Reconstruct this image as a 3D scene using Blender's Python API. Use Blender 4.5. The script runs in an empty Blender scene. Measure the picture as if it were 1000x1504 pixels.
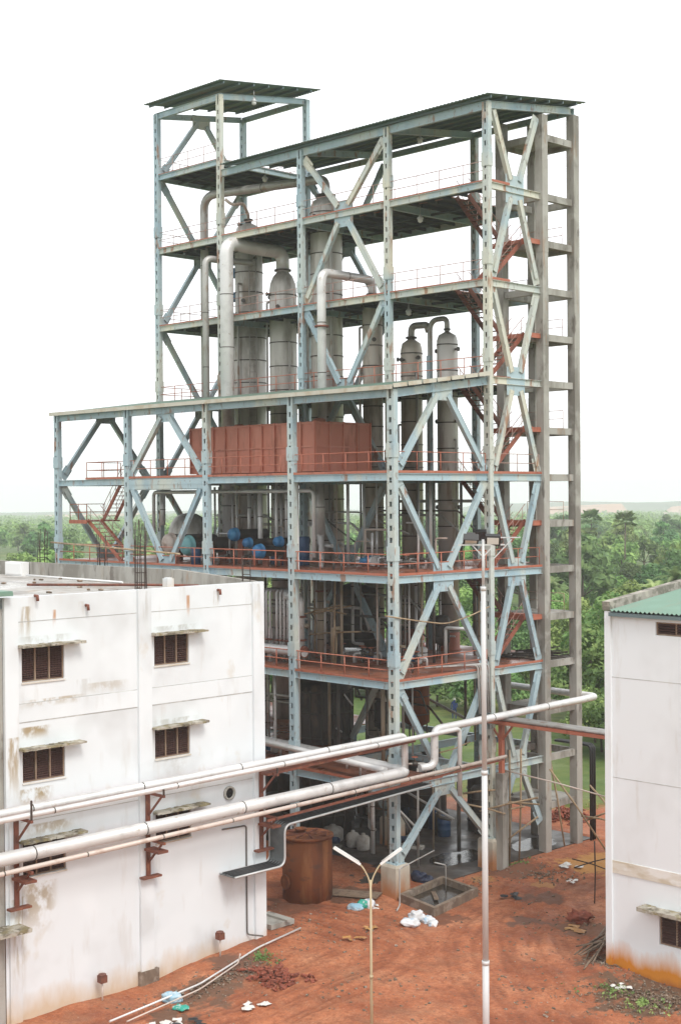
import bpy, math, random
from mathutils import Vector, Matrix, noise
random.seed(11)
R = math.radians
SC = bpy.context.scene
COL = SC.collection

# ------------------------------------------------------------------ camera (solved from the photograph)
FPX, YAW, PITCH, ROLL = 2095.3, 0.7936, -0.0120, -0.0075
CAM = Vector((47.239, -50.007, 19.36))
fw = Vector((-math.sin(YAW) * math.cos(PITCH), math.cos(YAW) * math.cos(PITCH), math.sin(PITCH)))
rt = Vector((math.cos(YAW), math.sin(YAW), 0)); upv = rt.cross(fw)
r2 = math.cos(ROLL) * rt + math.sin(ROLL) * upv
u2 = -math.sin(ROLL) * rt + math.cos(ROLL) * upv
cd = bpy.data.cameras.new('camera'); cam = bpy.data.objects.new('camera', cd); COL.objects.link(cam)
cam.matrix_world = Matrix(((r2.x, u2.x, -fw.x, CAM.x), (r2.y, u2.y, -fw.y, CAM.y), (r2.z, u2.z, -fw.z, CAM.z), (0, 0, 0, 1)))
cd.sensor_fit = 'HORIZONTAL'; cd.sensor_width = 36; cd.lens = FPX / 1000 * 36
cd.clip_start = 0.5; cd.clip_end = 12000
SC.camera = cam

def at(u, v, x=None, y=None, z=None):
    """world point seen at photo pixel (u, v) on a plane x=, y= or z= (used to survey the site)"""
    d = fw + r2 * ((u - 500) / FPX) - u2 * ((v - 752) / FPX)
    if x is not None: t = (x - CAM.x) / d.x
    elif y is not None: t = (y - CAM.y) / d.y
    else: t = (z - CAM.z) / d.z
    return CAM + d * t

# ------------------------------------------------------------------ mesh builder
class MB:
    def __init__(s): s.v = []; s.f = []; s.sm = []; s.mi = []; s.m = 0
    def face(s, idx, sm=False): s.f.append(idx); s.sm.append(sm); s.mi.append(s.m)
    def quad(s, *p):
        n = len(s.v); s.v += [tuple(q) for q in p]; s.face(tuple(range(n, n + len(p))))
    def box(s, x0, x1, y0, y1, z0, z1):
        n = len(s.v)
        s.v += [(x0, y0, z0), (x1, y0, z0), (x1, y1, z0), (x0, y1, z0), (x0, y0, z1), (x1, y0, z1), (x1, y1, z1), (x0, y1, z1)]
        for a in ((0, 3, 2, 1), (4, 5, 6, 7), (0, 1, 5, 4), (1, 2, 6, 5), (2, 3, 7, 6), (3, 0, 4, 7)):
            s.face(tuple(n + i for i in a))
    def bar(s, p, q, w, h, up=(0, 0, 1), ext=0):
        p = Vector(p); q = Vector(q); d = (q - p).normalized(); p = p - d * ext; q = q + d * ext
        up = Vector(up)
        if abs(d.dot(up)) > .99: up = Vector((0, 1, 0))
        a = d.cross(up).normalized() * w / 2; b = a.cross(d).normalized() * h / 2
        n = len(s.v)
        for c in (p, q): s.v += [tuple(c - a - b), tuple(c + a - b), tuple(c + a + b), tuple(c - a + b)]
        for t in ((0, 1, 2, 3), (7, 6, 5, 4), (0, 4, 5, 1), (1, 5, 6, 2), (2, 6, 7, 3), (3, 7, 4, 0)):
            s.face(tuple(n + i for i in t))
    def tube(s, path, r, n=10, caps=True):
        P = [Vector(p) for p in path]; N = len(P)
        rr = r if isinstance(r, (list, tuple)) else [r] * N
        t0 = (P[1] - P[0]).normalized()
        a = t0.cross(Vector((0, 0, 1)))
        if a.length < .05: a = t0.cross(Vector((0, 1, 0)))
        a.normalize(); base = len(s.v)
        for i in range(N):
            if i == 0: t = t0
            elif i == N - 1: t = (P[i] - P[i - 1]).normalized()
            else: t = ((P[i] - P[i - 1]).normalized() + (P[i + 1] - P[i]).normalized()).normalized()
            a = (a - t * a.dot(t)).normalized(); b = t.cross(a)
            k = 1.0
            if 0 < i < N - 1:
                c = max(.5, t.dot((P[i] - P[i - 1]).normalized())); k = 1 / c if c > .8 else 1
            for j in range(n):
                an = 2 * math.pi * j / n
                s.v.append(tuple(P[i] + (a * math.cos(an) + b * math.sin(an)) * rr[i] * (k if k < 1.2 else 1)))
        for i in range(N - 1):
            for j in range(n):
                k = (j + 1) % n
                s.face((base + i * n + j, base + i * n + k, base + (i + 1) * n + k, base + (i + 1) * n + j), True)
        if caps:
            s.face(tuple(base + j for j in reversed(range(n))))
            s.face(tuple(base + (N - 1) * n + j for j in range(n)))
    def lathe(s, prof, c, n=24, axis='z'):
        base = len(s.v); c = Vector(c)
        for (r, h) in prof:
            for j in range(n):
                an = 2 * math.pi * j / n; x, y = r * math.cos(an), r * math.sin(an)
                o = Vector((x, y, h)) if axis == 'z' else (Vector((x, h, y)) if axis == 'y' else Vector((h, x, y)))
                s.v.append(tuple(c + o))
        for i in range(len(prof) - 1):
            for j in range(n):
                k = (j + 1) % n; q = (base + i * n + j, base + i * n + k, base + (i + 1) * n + k, base + (i + 1) * n + j)
                s.face(q if axis != 'y' else q[::-1], True)
        if prof[0][0] > 1e-4: s.face(tuple(base + j for j in reversed(range(n))))
        if prof[-1][0] > 1e-4: s.face(tuple(base + (len(prof) - 1) * n + j for j in range(n)))
    def blob(s, c, rad, seed=0, n=8, m=5, amp=.25):
        c = Vector(c); base = len(s.v)
        for i in range(m + 1):
            th = math.pi * i / m
            for j in range(n):
                an = 2 * math.pi * j / n
                d = Vector((math.sin(th) * math.cos(an), math.sin(th) * math.sin(an), math.cos(th)))
                if i in (0, m): d = Vector((0, 0, 1 if i == 0 else -1))
                k = 1 + amp * noise.noise(d * 1.7 + Vector((seed * 3.1, seed * 1.3, 0)))
                s.v.append(tuple(c + Vector((d.x * rad[0], d.y * rad[1], d.z * rad[2])) * k))
        for i in range(m):
            for j in range(n):
                k = (j + 1) % n
                s.face((base + i * n + j, base + (i + 1) * n + j, base + (i + 1) * n + k, base + i * n + k), True)
    def build(s, name, mat, parent=None, loc=None):
        if parent is not None: o = ORG[parent.name]
        elif loc is not None: o = Vector(loc)
        else:
            xs = [p[0] for p in s.v]; ys = [p[1] for p in s.v]; zs = [p[2] for p in s.v]
            o = Vector(((min(xs) + max(xs)) / 2, (min(ys) + max(ys)) / 2, min(zs)))
        me = bpy.data.meshes.new(name)
        me.from_pydata([(p[0] - o.x, p[1] - o.y, p[2] - o.z) for p in s.v], [], s.f)
        mats = mat if isinstance(mat, (list, tuple)) else [mat]
        for m in mats: me.materials.append(m)
        me.polygons.foreach_set('use_smooth', s.sm)
        me.polygons.foreach_set('material_index', s.mi)
        me.update()
        ob = bpy.data.objects.new(name, me); COL.objects.link(ob)
        if parent is not None: ob.parent = parent; ORG[ob.name] = o
        else: ob.location = o; ORG[ob.name] = o
        return ob
ORG = {}
def tag(o, label=None, cat=None, group=None, kind=None):
    if label: o['label'] = label
    if cat: o['category'] = cat
    if group: o['group'] = group
    if kind: o['kind'] = kind
    return o
def thing(name, label, cat, loc, group=None):
    o = bpy.data.objects.new(name, None); COL.objects.link(o); o.location = loc; o.empty_display_size = .3
    ORG[o.name] = Vector(loc); return tag(o, label, cat, group)
def copy_tree(o, parent=None):
    c = o.copy(); COL.objects.link(c)
    if parent is not None: c.parent = parent
    for ch in list(o.children): copy_tree(ch, c)
    return c
def fillet(pts, rad, k=5):
    P = [Vector(p) for p in pts]; out = [P[0]]
    for i in range(1, len(P) - 1):
        a, b, c = P[i - 1], P[i], P[i + 1]
        d1 = (a - b); d2 = (c - b); r = min(rad, d1.length * .49, d2.length * .49)
        s = b + d1.normalized() * r; e = b + d2.normalized() * r
        for j in range(k + 1):
            t = j / k; out.append((1 - t) ** 2 * s + 2 * t * (1 - t) * b + t * t * e)
    out.append(P[-1]); return out

# ------------------------------------------------------------------ materials
def nn(nt, t, **kw):
    n = nt.nodes.new(t)
    for k, v in kw.items(): setattr(n, k, v)
    return n
def pmat(name, base, rough=.6, metal=0.0, layers=(), bump=None, zdirt=None, spec=None, coord='Object', rough_layer=None, stains=(), transl=None):
    """layers: (colour, (sx,sy,sz), detail, lo, hi, amount);  zdirt: (colour, z0, z1, amount) dirt that rises from the foot"""
    m = bpy.data.materials.new(name); m.use_nodes = True; nt = m.node_tree; L = nt.links
    b = nt.nodes['Principled BSDF']
    b.inputs['Roughness'].default_value = rough; b.inputs['Metallic'].default_value = metal
    if spec is not None: b.inputs['Specular IOR Level'].default_value = spec
    tc = nn(nt, 'ShaderNodeTexCoord'); oi = nn(nt, 'ShaderNodeObjectInfo')
    wm = nn(nt, 'ShaderNodeMath', operation='MULTIPLY'); wm.inputs[1].default_value = 37.0; L.new(oi.outputs['Random'], wm.inputs[0])
    cur = None
    def nz(sc, det, off):
        mp = nn(nt, 'ShaderNodeMapping'); mp.inputs['Scale'].default_value = sc; mp.inputs['Location'].default_value = (off, off * .7, off * 1.3)
        L.new(tc.outputs[coord], mp.inputs['Vector'])
        t = nn(nt, 'ShaderNodeTexNoise', noise_dimensions='4D'); t.inputs['Scale'].default_value = 1; t.inputs['Detail'].default_value = det
        t.inputs['Roughness'].default_value = .6
        L.new(mp.outputs[0], t.inputs['Vector']); L.new(wm.outputs[0], t.inputs['W']); return t.outputs['Fac']
    def mixc(fac, c):
        nonlocal cur
        mx = nn(nt, 'ShaderNodeMix', data_type='RGBA')
        L.new(fac, mx.inputs[0])
        if cur is None: mx.inputs[6].default_value = (*base, 1)
        else: L.new(cur, mx.inputs[6])
        mx.inputs[7].default_value = (*c, 1); cur = mx.outputs[2]
    for i, (c, sc, det, lo, hi, am) in enumerate(layers):
        f = nz(sc, det, i * 5.3 + 1)
        lo = .5 + (lo - .5) * .62; hi = .5 + (hi - .5) * .62
        mr = nn(nt, 'ShaderNodeMapRange'); mr.inputs[1].default_value = lo; mr.inputs[2].default_value = hi
        mr.inputs[3].default_value = 0; mr.inputs[4].default_value = am; L.new(f, mr.inputs[0]); mixc(mr.outputs[0], c)
    for zd in (zdirt or ()):
        c, z0, z1, am, sc = zd
        sx = nn(nt, 'ShaderNodeSeparateXYZ'); L.new(tc.outputs[coord], sx.inputs[0])
        f = nz(sc, 4, 9.1); ad = nn(nt, 'ShaderNodeMath', operation='MULTIPLY_ADD'); L.new(f, ad.inputs[0]); ad.inputs[1].default_value = -(z1 - z0) * 2.2
        L.new(sx.outputs[2], ad.inputs[2])
        mr = nn(nt, 'ShaderNodeMapRange'); L.new(ad.outputs[0], mr.inputs[0])
        mr.inputs[1].default_value = z0 - (z1 - z0) * 1.1; mr.inputs[2].default_value = z1 - (z1 - z0) * 1.1; mr.inputs[3].default_value = am; mr.inputs[4].default_value = 0
        mixc(mr.outputs[0], c)
    for (c, yc, hw, zt, ln, am) in stains:            # run-off marks and soft grey patches: each has its own place, width and length on the wall
        sx = nn(nt, 'ShaderNodeSeparateXYZ'); L.new(tc.outputs[coord], sx.inputs[0])
        def rng_(src, a, c_, o0, o1):
            q = nn(nt, 'ShaderNodeMapRange', interpolation_type='SMOOTHSTEP'); L.new(src, q.inputs[0]); q.inputs[1].default_value = a; q.inputs[2].default_value = c_; q.inputs[3].default_value = o0; q.inputs[4].default_value = o1; return q.outputs[0]
        def mth(op, a, c_):
            q = nn(nt, 'ShaderNodeMath', operation=op)
            for k, v in ((0, a), (1, c_)):
                if isinstance(v, (int, float)): q.inputs[k].default_value = v
                else: L.new(v, q.inputs[k])
            return q.outputs[0]
        dy = mth('ABSOLUTE', mth('SUBTRACT', sx.outputs[1], yc), 0)
        my = rng_(dy, hw * .35, hw, 1, 0); mz = mth('MULTIPLY', rng_(sx.outputs[2], zt - .02, zt + .04, 1, 0), rng_(sx.outputs[2], zt - ln, zt - ln * .25, 0, 1))
        f = rng_(nz((5, 5 if hw < .6 else 2.2, .7 if hw < .6 else 1.6), 5, yc), .40, .58, 0, am); mixc(mth('MULTIPLY', mth('MULTIPLY', my, mz), f), c)
    if cur is None: b.inputs['Base Color'].default_value = (*base, 1)
    else: L.new(cur, b.inputs['Base Color'])
    if rough_layer:
        sc, lo, hi, r0, r1 = rough_layer
        mr = nn(nt, 'ShaderNodeMapRange'); L.new(nz(sc, 3, 21), mr.inputs[0]); mr.inputs[1].default_value = lo; mr.inputs[2].default_value = hi
        mr.inputs[3].default_value = r0; mr.inputs[4].default_value = r1; L.new(mr.outputs[0], b.inputs['Roughness'])
    if bump:
        bn = nn(nt, 'ShaderNodeBump'); bn.inputs['Strength'].default_value = bump[1]; bn.inputs['Distance'].default_value = bump[2] if len(bump) > 2 else .05
        L.new(nz((bump[0],) * 3, 6, 3.3), bn.inputs['Height']); L.new(bn.outputs[0], b.inputs['Normal'])
    return m
RUST = (.30, .115, .035)
M = {}
M['blue'] = pmat('blue_paint', (.39, .50, .54), .5, 0, [((.56, .56, .47), (.35, .35, .12), 3, .5, .72, .75), ((.25, .37, .44), (.8, .8, .3), 3, .55, .75, .6), (RUST, (2.2, 2.2, .55), 5, .64, .76, .75), ((.18, .10, .06), (6, 6, 3), 4, .66, .74, .5)])
M['blue_old'] = pmat('weathered_cream_paint', (.52, .55, .51), .55, 0, [((.63, .60, .48), (.5, .5, .15), 3, .42, .62, .8), ((.33, .45, .50), (.3, .3, .2), 3, .55, .7, .8), (RUST, (2.2, 2.2, .5), 5, .60, .74, .8), ((.14, .10, .07), (6, 6, 3), 4, .66, .74, .5)])
M['red'] = pmat('red_oxide_paint', (.42, .135, .08), .55, 0, [((.44, .17, .11), (.7, .7, .7), 3, .5, .7, .6), ((.2, .05, .03), (2, 2, .5), 4, .58, .75, .6)])
M['tankred'] = pmat('tank_red_lightened', (.54, .19, .125), .5, 0, [((.62, .27, .19), (.6, .6, .3), 3, .5, .7, .6), ((.30, .09, .05), (1.8, 1.8, .4), 4, .56, .72, .6)])  # copy of the red paint, lightened to offset the shade on the tank
M['deck'] = pmat('rusty_deck_plate', (.30, .105, .058), .5, 0, [((.20, .075, .045), (.4, .4, .4), 4, .45, .65, .8), ((.38, .2, .13), (1.1, 1.1, 1.1), 4, .6, .75, .5), ((.12, .09, .08), (.9, .9, .9), 3, .6, .7, .6)], rough_layer=((.5, .5, .5), .4, .6, .25, .7))
M['under'] = pmat('dark_sheet', (.04, .05, .055), .6, 0, [((.075, .07, .06), (.5, .5, .5), 3, .5, .7, .5)])  # deck underside colour lowered to put interior shade into it
M['roof'] = pmat('roof_sheet', (.12, .19, .15), .5, 0, [((.2, .2, .17), (.3, .3, .3), 3, .5, .7, .6), ((.22, .13, .08), (1.2, 1.2, 1.2), 4, .6, .75, .5)])
M['greenroof'] = pmat('green_sheet', (.17, .28, .215), .55, 0, [((.21, .34, .27), (.3, .3, .3), 3, .45, .65, .7), ((.22, .25, .19), (1.2, .25, 1), 4, .6, .75, .5)])
M['gutter'] = pmat('gutter_steel', (.12, .17, .18), .5)
M['cream'] = pmat('cream_flashing', (.55, .52, .44), .6, 0, [((.42, .33, .22), (1.3, 1.3, 1.3), 4, .5, .7, .7)])
M['conc'] = pmat('raw_concrete', (.37, .355, .32), .85, 0, [((.20, .185, .16), (.6, .6, .12), 5, .46, .66, .9), ((.43, .42, .385), (1.0, 1.0, .7), 3, .5, .68, .7), ((.12, .10, .085), (1.6, 1.6, .6), 5, .62, .74, .7), ((.3, .17, .09), (1.5, 1.5, .4), 4, .66, .78, .5)], bump=(9, .35, .02))
M['conc_light'] = pmat('washed_concrete', (.52, .48, .40), .8, 0, [((.38, .33, .26), (.8, .8, .4), 4, .5, .7, .7)], zdirt=[((.42, .16, .05), .1, 1.1, .9, (1.4, 1.4, .4))], bump=(9, .3, .02))
M['coping'] = pmat('lichen_concrete', (.36, .33, .29), .9, 0, [((.17, .16, .13), (1.5, 1.5, 1.5), 6, .45, .6, .9), ((.5, .47, .4), (2.5, 2.5, 2.5), 5, .55, .7, .7)], bump=(12, .5, .03))
BR, GY, OR = (.36, .27, .15), (.42, .40, .36), (.48, .22, .07)
WALL_STAINS_GREYS = [(BR, -2.62, .32, 15.2, 1.5, .75), (OR, -1.35, .10, 15.0, .75, .9), (OR, 5.2, .12, 15.2, 1.0, .8), (BR, 6.7, .2, 15.3, .8, .7), (BR, -.1, .16, 15.25, .7, .6), (BR, -2.3, .9, 10.6, .55, .95), (BR, -3.3, .38, 10.3, 2.8, .9), (BR, -2.3, .95, 8.25, .8, .95), (BR, -1.4, 1.7, 11.62, .35, .7), (BR, -2.2, 1.0, 4.6, 2.4, .75), (BR, -3.1, .45, 4.2, 4.4, .7), (GY, -1.8, 1.4, 14.05, .45, .6), (GY, 4.5, 1.4, 14.0, .35, .6), (GY, 4.5, 1.4, 10.15, .4, .6), (BR, -1.7, 1.4, 6.85, .6, .7), (GY, 2.9, .18, 15.5, 1.6, .5), (GY, 8.9, .35, 15.5, 1.4, .5), (BR, 1.0, 1.3, 12.0, .5, .4), (GY, -.1, .5, 12.2, 1.2, .35), (GY, 4.4, .8, 8.5, 1.0, .4)]
M['wall'] = pmat('white_plaster', (.74, .78, .805), .8, 0, [((.61, .63, .64), (.22, .22, .22), 4, .48, .72, .8), ((.78, .82, .845), (.35, .35, .3), 2, .5, .65, .8), ((.60, .59, .57), (1.4, 1.4, .28), 5, .62, .80, .45), ((.60, .55, .46), (.5, .5, .35), 6, .69, .80, .5)], stains=WALL_STAINS_GREYS, zdirt=[((.55, .38, .2), -.4, .55, .75, (.9, .9, .3))], bump=(14, .12, .01))
M['wall2'] = pmat('white_plaster_rust_foot', (.76, .795, .82), .8, 0, [((.64, .66, .67), (.25, .25, .2), 4, .5, .72, .6), ((.58, .56, .52), (1.2, 1.2, .25), 5, .62, .76, .45)], zdirt=[((.60, .22, .02), .45, 1.25, 1.0, (.9, .9, .3)), ((.3, .09, .03), -.1, .3, .9, (1.3, 1.3, .5))], bump=(14, .12, .01))
M['band'] = pmat('stained_band', (.66, .62, .55), .85, 0, [((.5, .42, .3), (.6, .6, 2), 5, .5, .66, .7), ((.78, .77, .75), (.8, .8, 2), 3, .5, .65, .7)])
M['groove'] = pmat('groove_shade_grey', (.40, .40, .39), .9, 0, [((.62, .62, .6), (1.5, 1.5, 1.5), 4, .48, .68, .8)])  # grey that paints the shaded line of a groove
M['hood'] = pmat('mossy_slab', (.40, .37, .31), .9, 0, [((.13, .11, .075), (1.6, 1.6, 3), 6, .42, .58, .9), ((.24, .2, .1), (2.5, 2.5, 4), 5, .5, .66, .8), ((.55, .52, .45), (3, 3, 5), 5, .58, .68, .7)], bump=(14, .5, .03))
M['roofslab'] = pmat('roof_screed', (.42, .40, .37), .7, 0, [((.24, .22, .20), (.3, .8, .3), 5, .45, .62, .8), ((.6, .59, .56), (.5, 1.2, .5), 4, .55, .7, .8), ((.28, .18, .1), (1.1, 1.1, 1.1), 4, .62, .74, .6)], rough_layer=((.4, .4, .4), .4, .6, .15, .8))
M['frame'] = pmat('old_window_frame', (.24, .16, .11), .7, 0, [((.34, .27, .2), (2, 2, 2), 4, .5, .7, .6)])
M['slat'] = pmat('brown_louvre', (.075, .035, .03), .5, 0, [((.13, .075, .06), (3, 3, 20), 3, .5, .7, .6)])
M['dark'] = pmat('dark_inside', (.012, .010, .010), .8)  # near-black colour standing in for unlit depth
M['clad'] = pmat('aluminium_cladding', (.60, .585, .55), .45, .35, [((.34, .32, .28), (.9, .9, .18), 5, .48, .66, .8), ((.62, .60, .56), (1.3, 1.3, .5), 3, .55, .7, .7), ((.26, .20, .14), (1.6, 1.6, .3), 5, .62, .75, .65)], bump=(6, .15, .02))
M['clad2'] = pmat('stained_cladding', (.54, .49, .42), .5, .25, [((.27, .23, .18), (1.0, 1.0, .25), 5, .46, .64, .85), ((.54, .52, .46), (1.5, 1.5, .4), 3, .55, .7, .7), ((.22, .14, .08), (2, 2, .4), 5, .6, .74, .7)], bump=(6, .2, .02))
M['seam'] = pmat('dark_seam', (.10, .09, .08), .6, .3)
M['pipe'] = pmat('silver_pipe', (.70, .69, .68), .38, .25, [((.52, .51, .50), (1.2, 1.2, 1.2), 4, .5, .7, .6), ((.8, .79, .78), (.6, .6, .6), 2, .5, .65, .6), ((.36, .27, .18), (2, 2, 2), 5, .68, .78, .5)])
M['pipe_grey'] = pmat('grey_pipe', (.47, .46, .44), .45, .3, [((.32, .30, .28), (1.2, 1.2, .6), 4, .48, .68, .7), ((.3, .18, .1), (2, 2, 1), 5, .64, .76, .6)])
M['pipe_dark'] = pmat('dull_pipe', (.14, .13, .12), .55, .2, [((.11, .09, .08), (1.5, 1.5, .8), 4, .48, .66, .7), ((.26, .14, .08), (2, 2, 1), 4, .6, .74, .6)])  # colour darkened so the pipes sink into the interior shade
M['pipe_pink'] = pmat('primed_pipe', (.62, .53, .47), .5, .1, [((.42, .3, .24), (1.5, 1.5, 1.5), 4, .52, .7, .6)])
M['brownpipe'] = pmat('stained_pipe', (.44, .36, .27), .55, .15, [((.30, .22, .14), (1.5, 1.5, .5), 4, .45, .65, .8)])
M['cap'] = pmat('bright_blue_paint', (.03, .155, .34), .5, 0, [((.06, .25, .42), (1.5, 1.5, 1.5), 3, .5, .7, .6)])
M['teal'] = pmat('teal_paint', (.16, .40, .42), .5, 0, [((.25, .48, .48), (1.5, 1.5, 1.5), 3, .5, .7, .6)])
M['drum_blue'] = pmat('blue_plastic', (.018, .055, .13), .5, 0, [((.05, .05, .05), (2, 2, 1), 4, .5, .7, .7)])
M['tarp'] = pmat('dark_tarp', (.02, .028, .06), .6)
M['vessel_dark'] = pmat('shade_darkened_steel', (.085, .075, .068), .55, .2, [((.04, .035, .032), (.8, .8, .8), 4, .48, .66, .7), ((.17, .11, .075), (1.5, 1.5, .5), 4, .58, .72, .6)])  # base colour lowered to deepen the shade inside the lower storeys
M['rust'] = pmat('heavy_rust', (.235, .075, .025), .75, .1, [((.14, .045, .02), (.9, .9, .35), 5, .45, .64, .85), ((.36, .15, .055), (1.6, 1.6, .25), 5, .56, .72, .7), ((.09, .05, .035), (1.2, 1.2, 2.5), 4, .62, .74, .6)], bump=(10, .4, .02))
M['steel_red'] = pmat('rusted_angle', (.20, .065, .04), .7, 0, [((.12, .05, .035), (2, 2, 2), 4, .45, .65, .7), ((.34, .14, .07), (3, 3, 3), 4, .6, .74, .6)])
M['tray'] = pmat('cable_tray', (.13, .145, .15), .5, .3, [((.20, .21, .21), (1.5, 1.5, 1.5), 4, .5, .7, .6)])
M['galv'] = pmat('galvanised', (.55, .56, .56), .45, .3, [((.42, .42, .41), (1.5, 1.5, .5), 4, .5, .7, .6)])
M['pole'] = pmat('white_pole', (.62, .62, .62), .5, .1, [((.46, .46, .46), (3, 3, .4), 4, .5, .7, .7)])
M['lamppole'] = pmat('yellowed_pole', (.5, .42, .27), .55, .1, [((.38, .28, .16), (4, 4, .6), 4, .5, .7, .7)])
M['white'] = pmat('white_enamel', (.8, .8, .79), .5)
M['black'] = pmat('black_metal', (.018, .018, .020), .45)
M['glass'] = pmat('lamp_glass', (.65, .65, .62), .12)
M['bamboo'] = pmat('scaffold_pole', (.36, .26, .16), .75, 0, [((.22, .15, .09), (3, 3, 1), 4, .45, .65, .8), ((.5, .4, .28), (5, 5, 2), 3, .6, .72, .6)])
M['timber'] = pmat('dark_timber', (.055, .045, .038), .85, 0, [((.14, .11, .085), (2, 2, 2), 4, .55, .7, .7)])
M['wood'] = pmat('branch_wood', (.21, .15, .105), .85, 0, [((.11, .075, .05), (4, 4, 4), 4, .45, .65, .8)])
M['rebar'] = pmat('rebar', (.055, .035, .028), .8)
M['bag'] = pmat('woven_sack', (.72, .73, .75), .7, 0, [((.25, .45, .62), (3, 3, 3), 3, .58, .68, .7), ((.55, .54, .52), (2, 2, 2), 3, .5, .7, .6)], bump=(16, .5, .03))
M['greenbag'] = pmat('green_sack', (.04, .36, .27), .6, 0, [((.6, .65, .64), (4, 4, 4), 3, .58, .66, .7)], bump=(16, .5, .03))
M['bluebag'] = pmat('blue_sack', (.30, .50, .62), .6, 0, [((.6, .66, .7), (3, 3, 3), 3, .5, .66, .7)], bump=(16, .5, .03))
M['plastic'] = pmat('dusty_white_plastic', (.48, .47, .44), .5, 0, [((.3, .27, .23), (3, 3, 3), 4, .5, .7, .6)])
M['paper'] = pmat('paper_scrap', (.7, .68, .64), .8)
M['brick'] = pmat('broken_brick', (.26, .07, .04), .9, 0, [((.15, .05, .035), (5, 5, 5), 3, .45, .65, .7), ((.38, .15, .09), (7, 7, 7), 3, .6, .7, .6)])
M['stone'] = pmat('rubble_stone', (.22, .15, .10), .9, 0, [((.10, .08, .06), (4, 4, 4), 3, .45, .6, .8), ((.42, .36, .3), (7, 7, 7), 3, .62, .7, .8)])
M['pitconc'] = pmat('muddy_concrete', (.22, .165, .12), .8, 0, [((.13, .09, .065), (1.2, 1.2, .6), 5, .45, .65, .8), ((.36, .31, .26), (2, 2, 2), 4, .55, .7, .6)], bump=(9, .4, .02))
M['water'] = pmat('ponded_water', (.03, .025, .02), .08, 0, [((.11, .075, .05), (.6, .6, .6), 3, .5, .7, .7)], bump=(3.0, .6, .05))
M['slab'] = pmat('wet_concrete', (.055, .045, .038), .35, 0, [((.085, .06, .042), (.5, .5, .5), 4, .5, .66, .7), ((.03, .026, .024), (.8, .8, .8), 4, .5, .68, .7)], rough_layer=((.35, .35, .35), .40, .58, .30, .75), bump=(5, .35, .04))
M['mud'] = pmat('yellow_mud', (.46, .24, .08), .35, 0, [((.32, .15, .06), (1.2, 1.2, 1.2), 4, .45, .62, .8)])
M['skin'] = pmat('skin', (.20, .10, .06), .6)
M['shirt'] = pmat('blue_cloth', (.045, .08, .26), .8)
M['trouser'] = pmat('dark_cloth', (.03, .03, .035), .8)
M['bark'] = pmat('bark', (.13, .10, .07), .9, 0, [((.07, .055, .04), (3, 3, 1), 4, .45, .65, .8)])
M['quarry'] = pmat('quarry_soil', (.48, .30, .22), .9, 0, [((.55, .42, .35), (.008, .008, .05), 4, .45, .65, .8), ((.16, .17, .10), (.02, .02, .08), 4, .6, .7, .7)])

def leafmat(name, a, b, c):
    m = bpy.data.materials.new(name); m.use_nodes = True; nt = m.node_tree; L = nt.links
    bs = nt.nodes['Principled BSDF']; bs.inputs['Roughness'].default_value = .6; bs.inputs['Specular IOR Level'].default_value = .25
    tc = nn(nt, 'ShaderNodeTexCoord'); oi = nn(nt, 'ShaderNodeObjectInfo')
    ns = nn(nt, 'ShaderNodeTexNoise'); ns.inputs['Scale'].default_value = .55; ns.inputs['Detail'].default_value = 5; L.new(tc.outputs['Object'], ns.inputs['Vector'])
    cr = nn(nt, 'ShaderNodeValToRGB'); cr.color_ramp.elements[0].position = .35; cr.color_ramp.elements[0].color = (*a, 1)
    cr.color_ramp.elements[1].position = .66; cr.color_ramp.elements[1].color = (*c, 1)
    e = cr.color_ramp.elements.new(.5); e.color = (*b, 1); L.new(ns.outputs['Fac'], cr.inputs[0])
    hs = nn(nt, 'ShaderNodeHueSaturation')
    for sock, lo, hi in (('Hue', .47, .525), ('Value', .65, 1.35)):
        mr = nn(nt, 'ShaderNodeMapRange'); mr.inputs[3].default_value = lo; mr.inputs[4].default_value = hi
        if sock == 'Value':
            mm = nn(nt, 'ShaderNodeMath', operation='FRACT'); m2 = nn(nt, 'ShaderNodeMath', operation='MULTIPLY'); m2.inputs[1].default_value = 7.13
            L.new(oi.outputs['Random'], m2.inputs[0]); L.new(m2.outputs[0], mm.inputs[0]); L.new(mm.outputs[0], mr.inputs[0])
        else: L.new(oi.outputs['Random'], mr.inputs[0])
        L.new(mr.outputs[0], hs.inputs[sock])
    L.new(cr.outputs[0], hs.inputs['Color']); L.new(hs.outputs[0], bs.inputs['Base Color'])
    tr = nn(nt, 'ShaderNodeBsdfTranslucent'); L.new(hs.outputs[0], tr.inputs['Color'])
    ms = nn(nt, 'ShaderNodeMixShader'); ms.inputs[0].default_value = .3
    L.new(bs.outputs[0], ms.inputs[1]); L.new(tr.outputs[0], ms.inputs[2]); L.new(ms.outputs[0], nt.nodes['Material Output'].inputs['Surface'])
    return m
M['leaf'] = leafmat('broad_leaves', (.10, .18, .055), (.20, .34, .10), (.34, .48, .16))
M['leaf_dark'] = leafmat('dark_leaves', (.065, .13, .05), (.13, .24, .085), (.21, .34, .125))
M['leaf_light'] = leafmat('light_leaves', (.13, .23, .06), (.22, .37, .10), (.33, .48, .15))
M['palm'] = leafmat('palm_leaves', (.10, .18, .06), (.20, .31, .11), (.34, .44, .20))
HAZE = 0.00034
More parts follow.
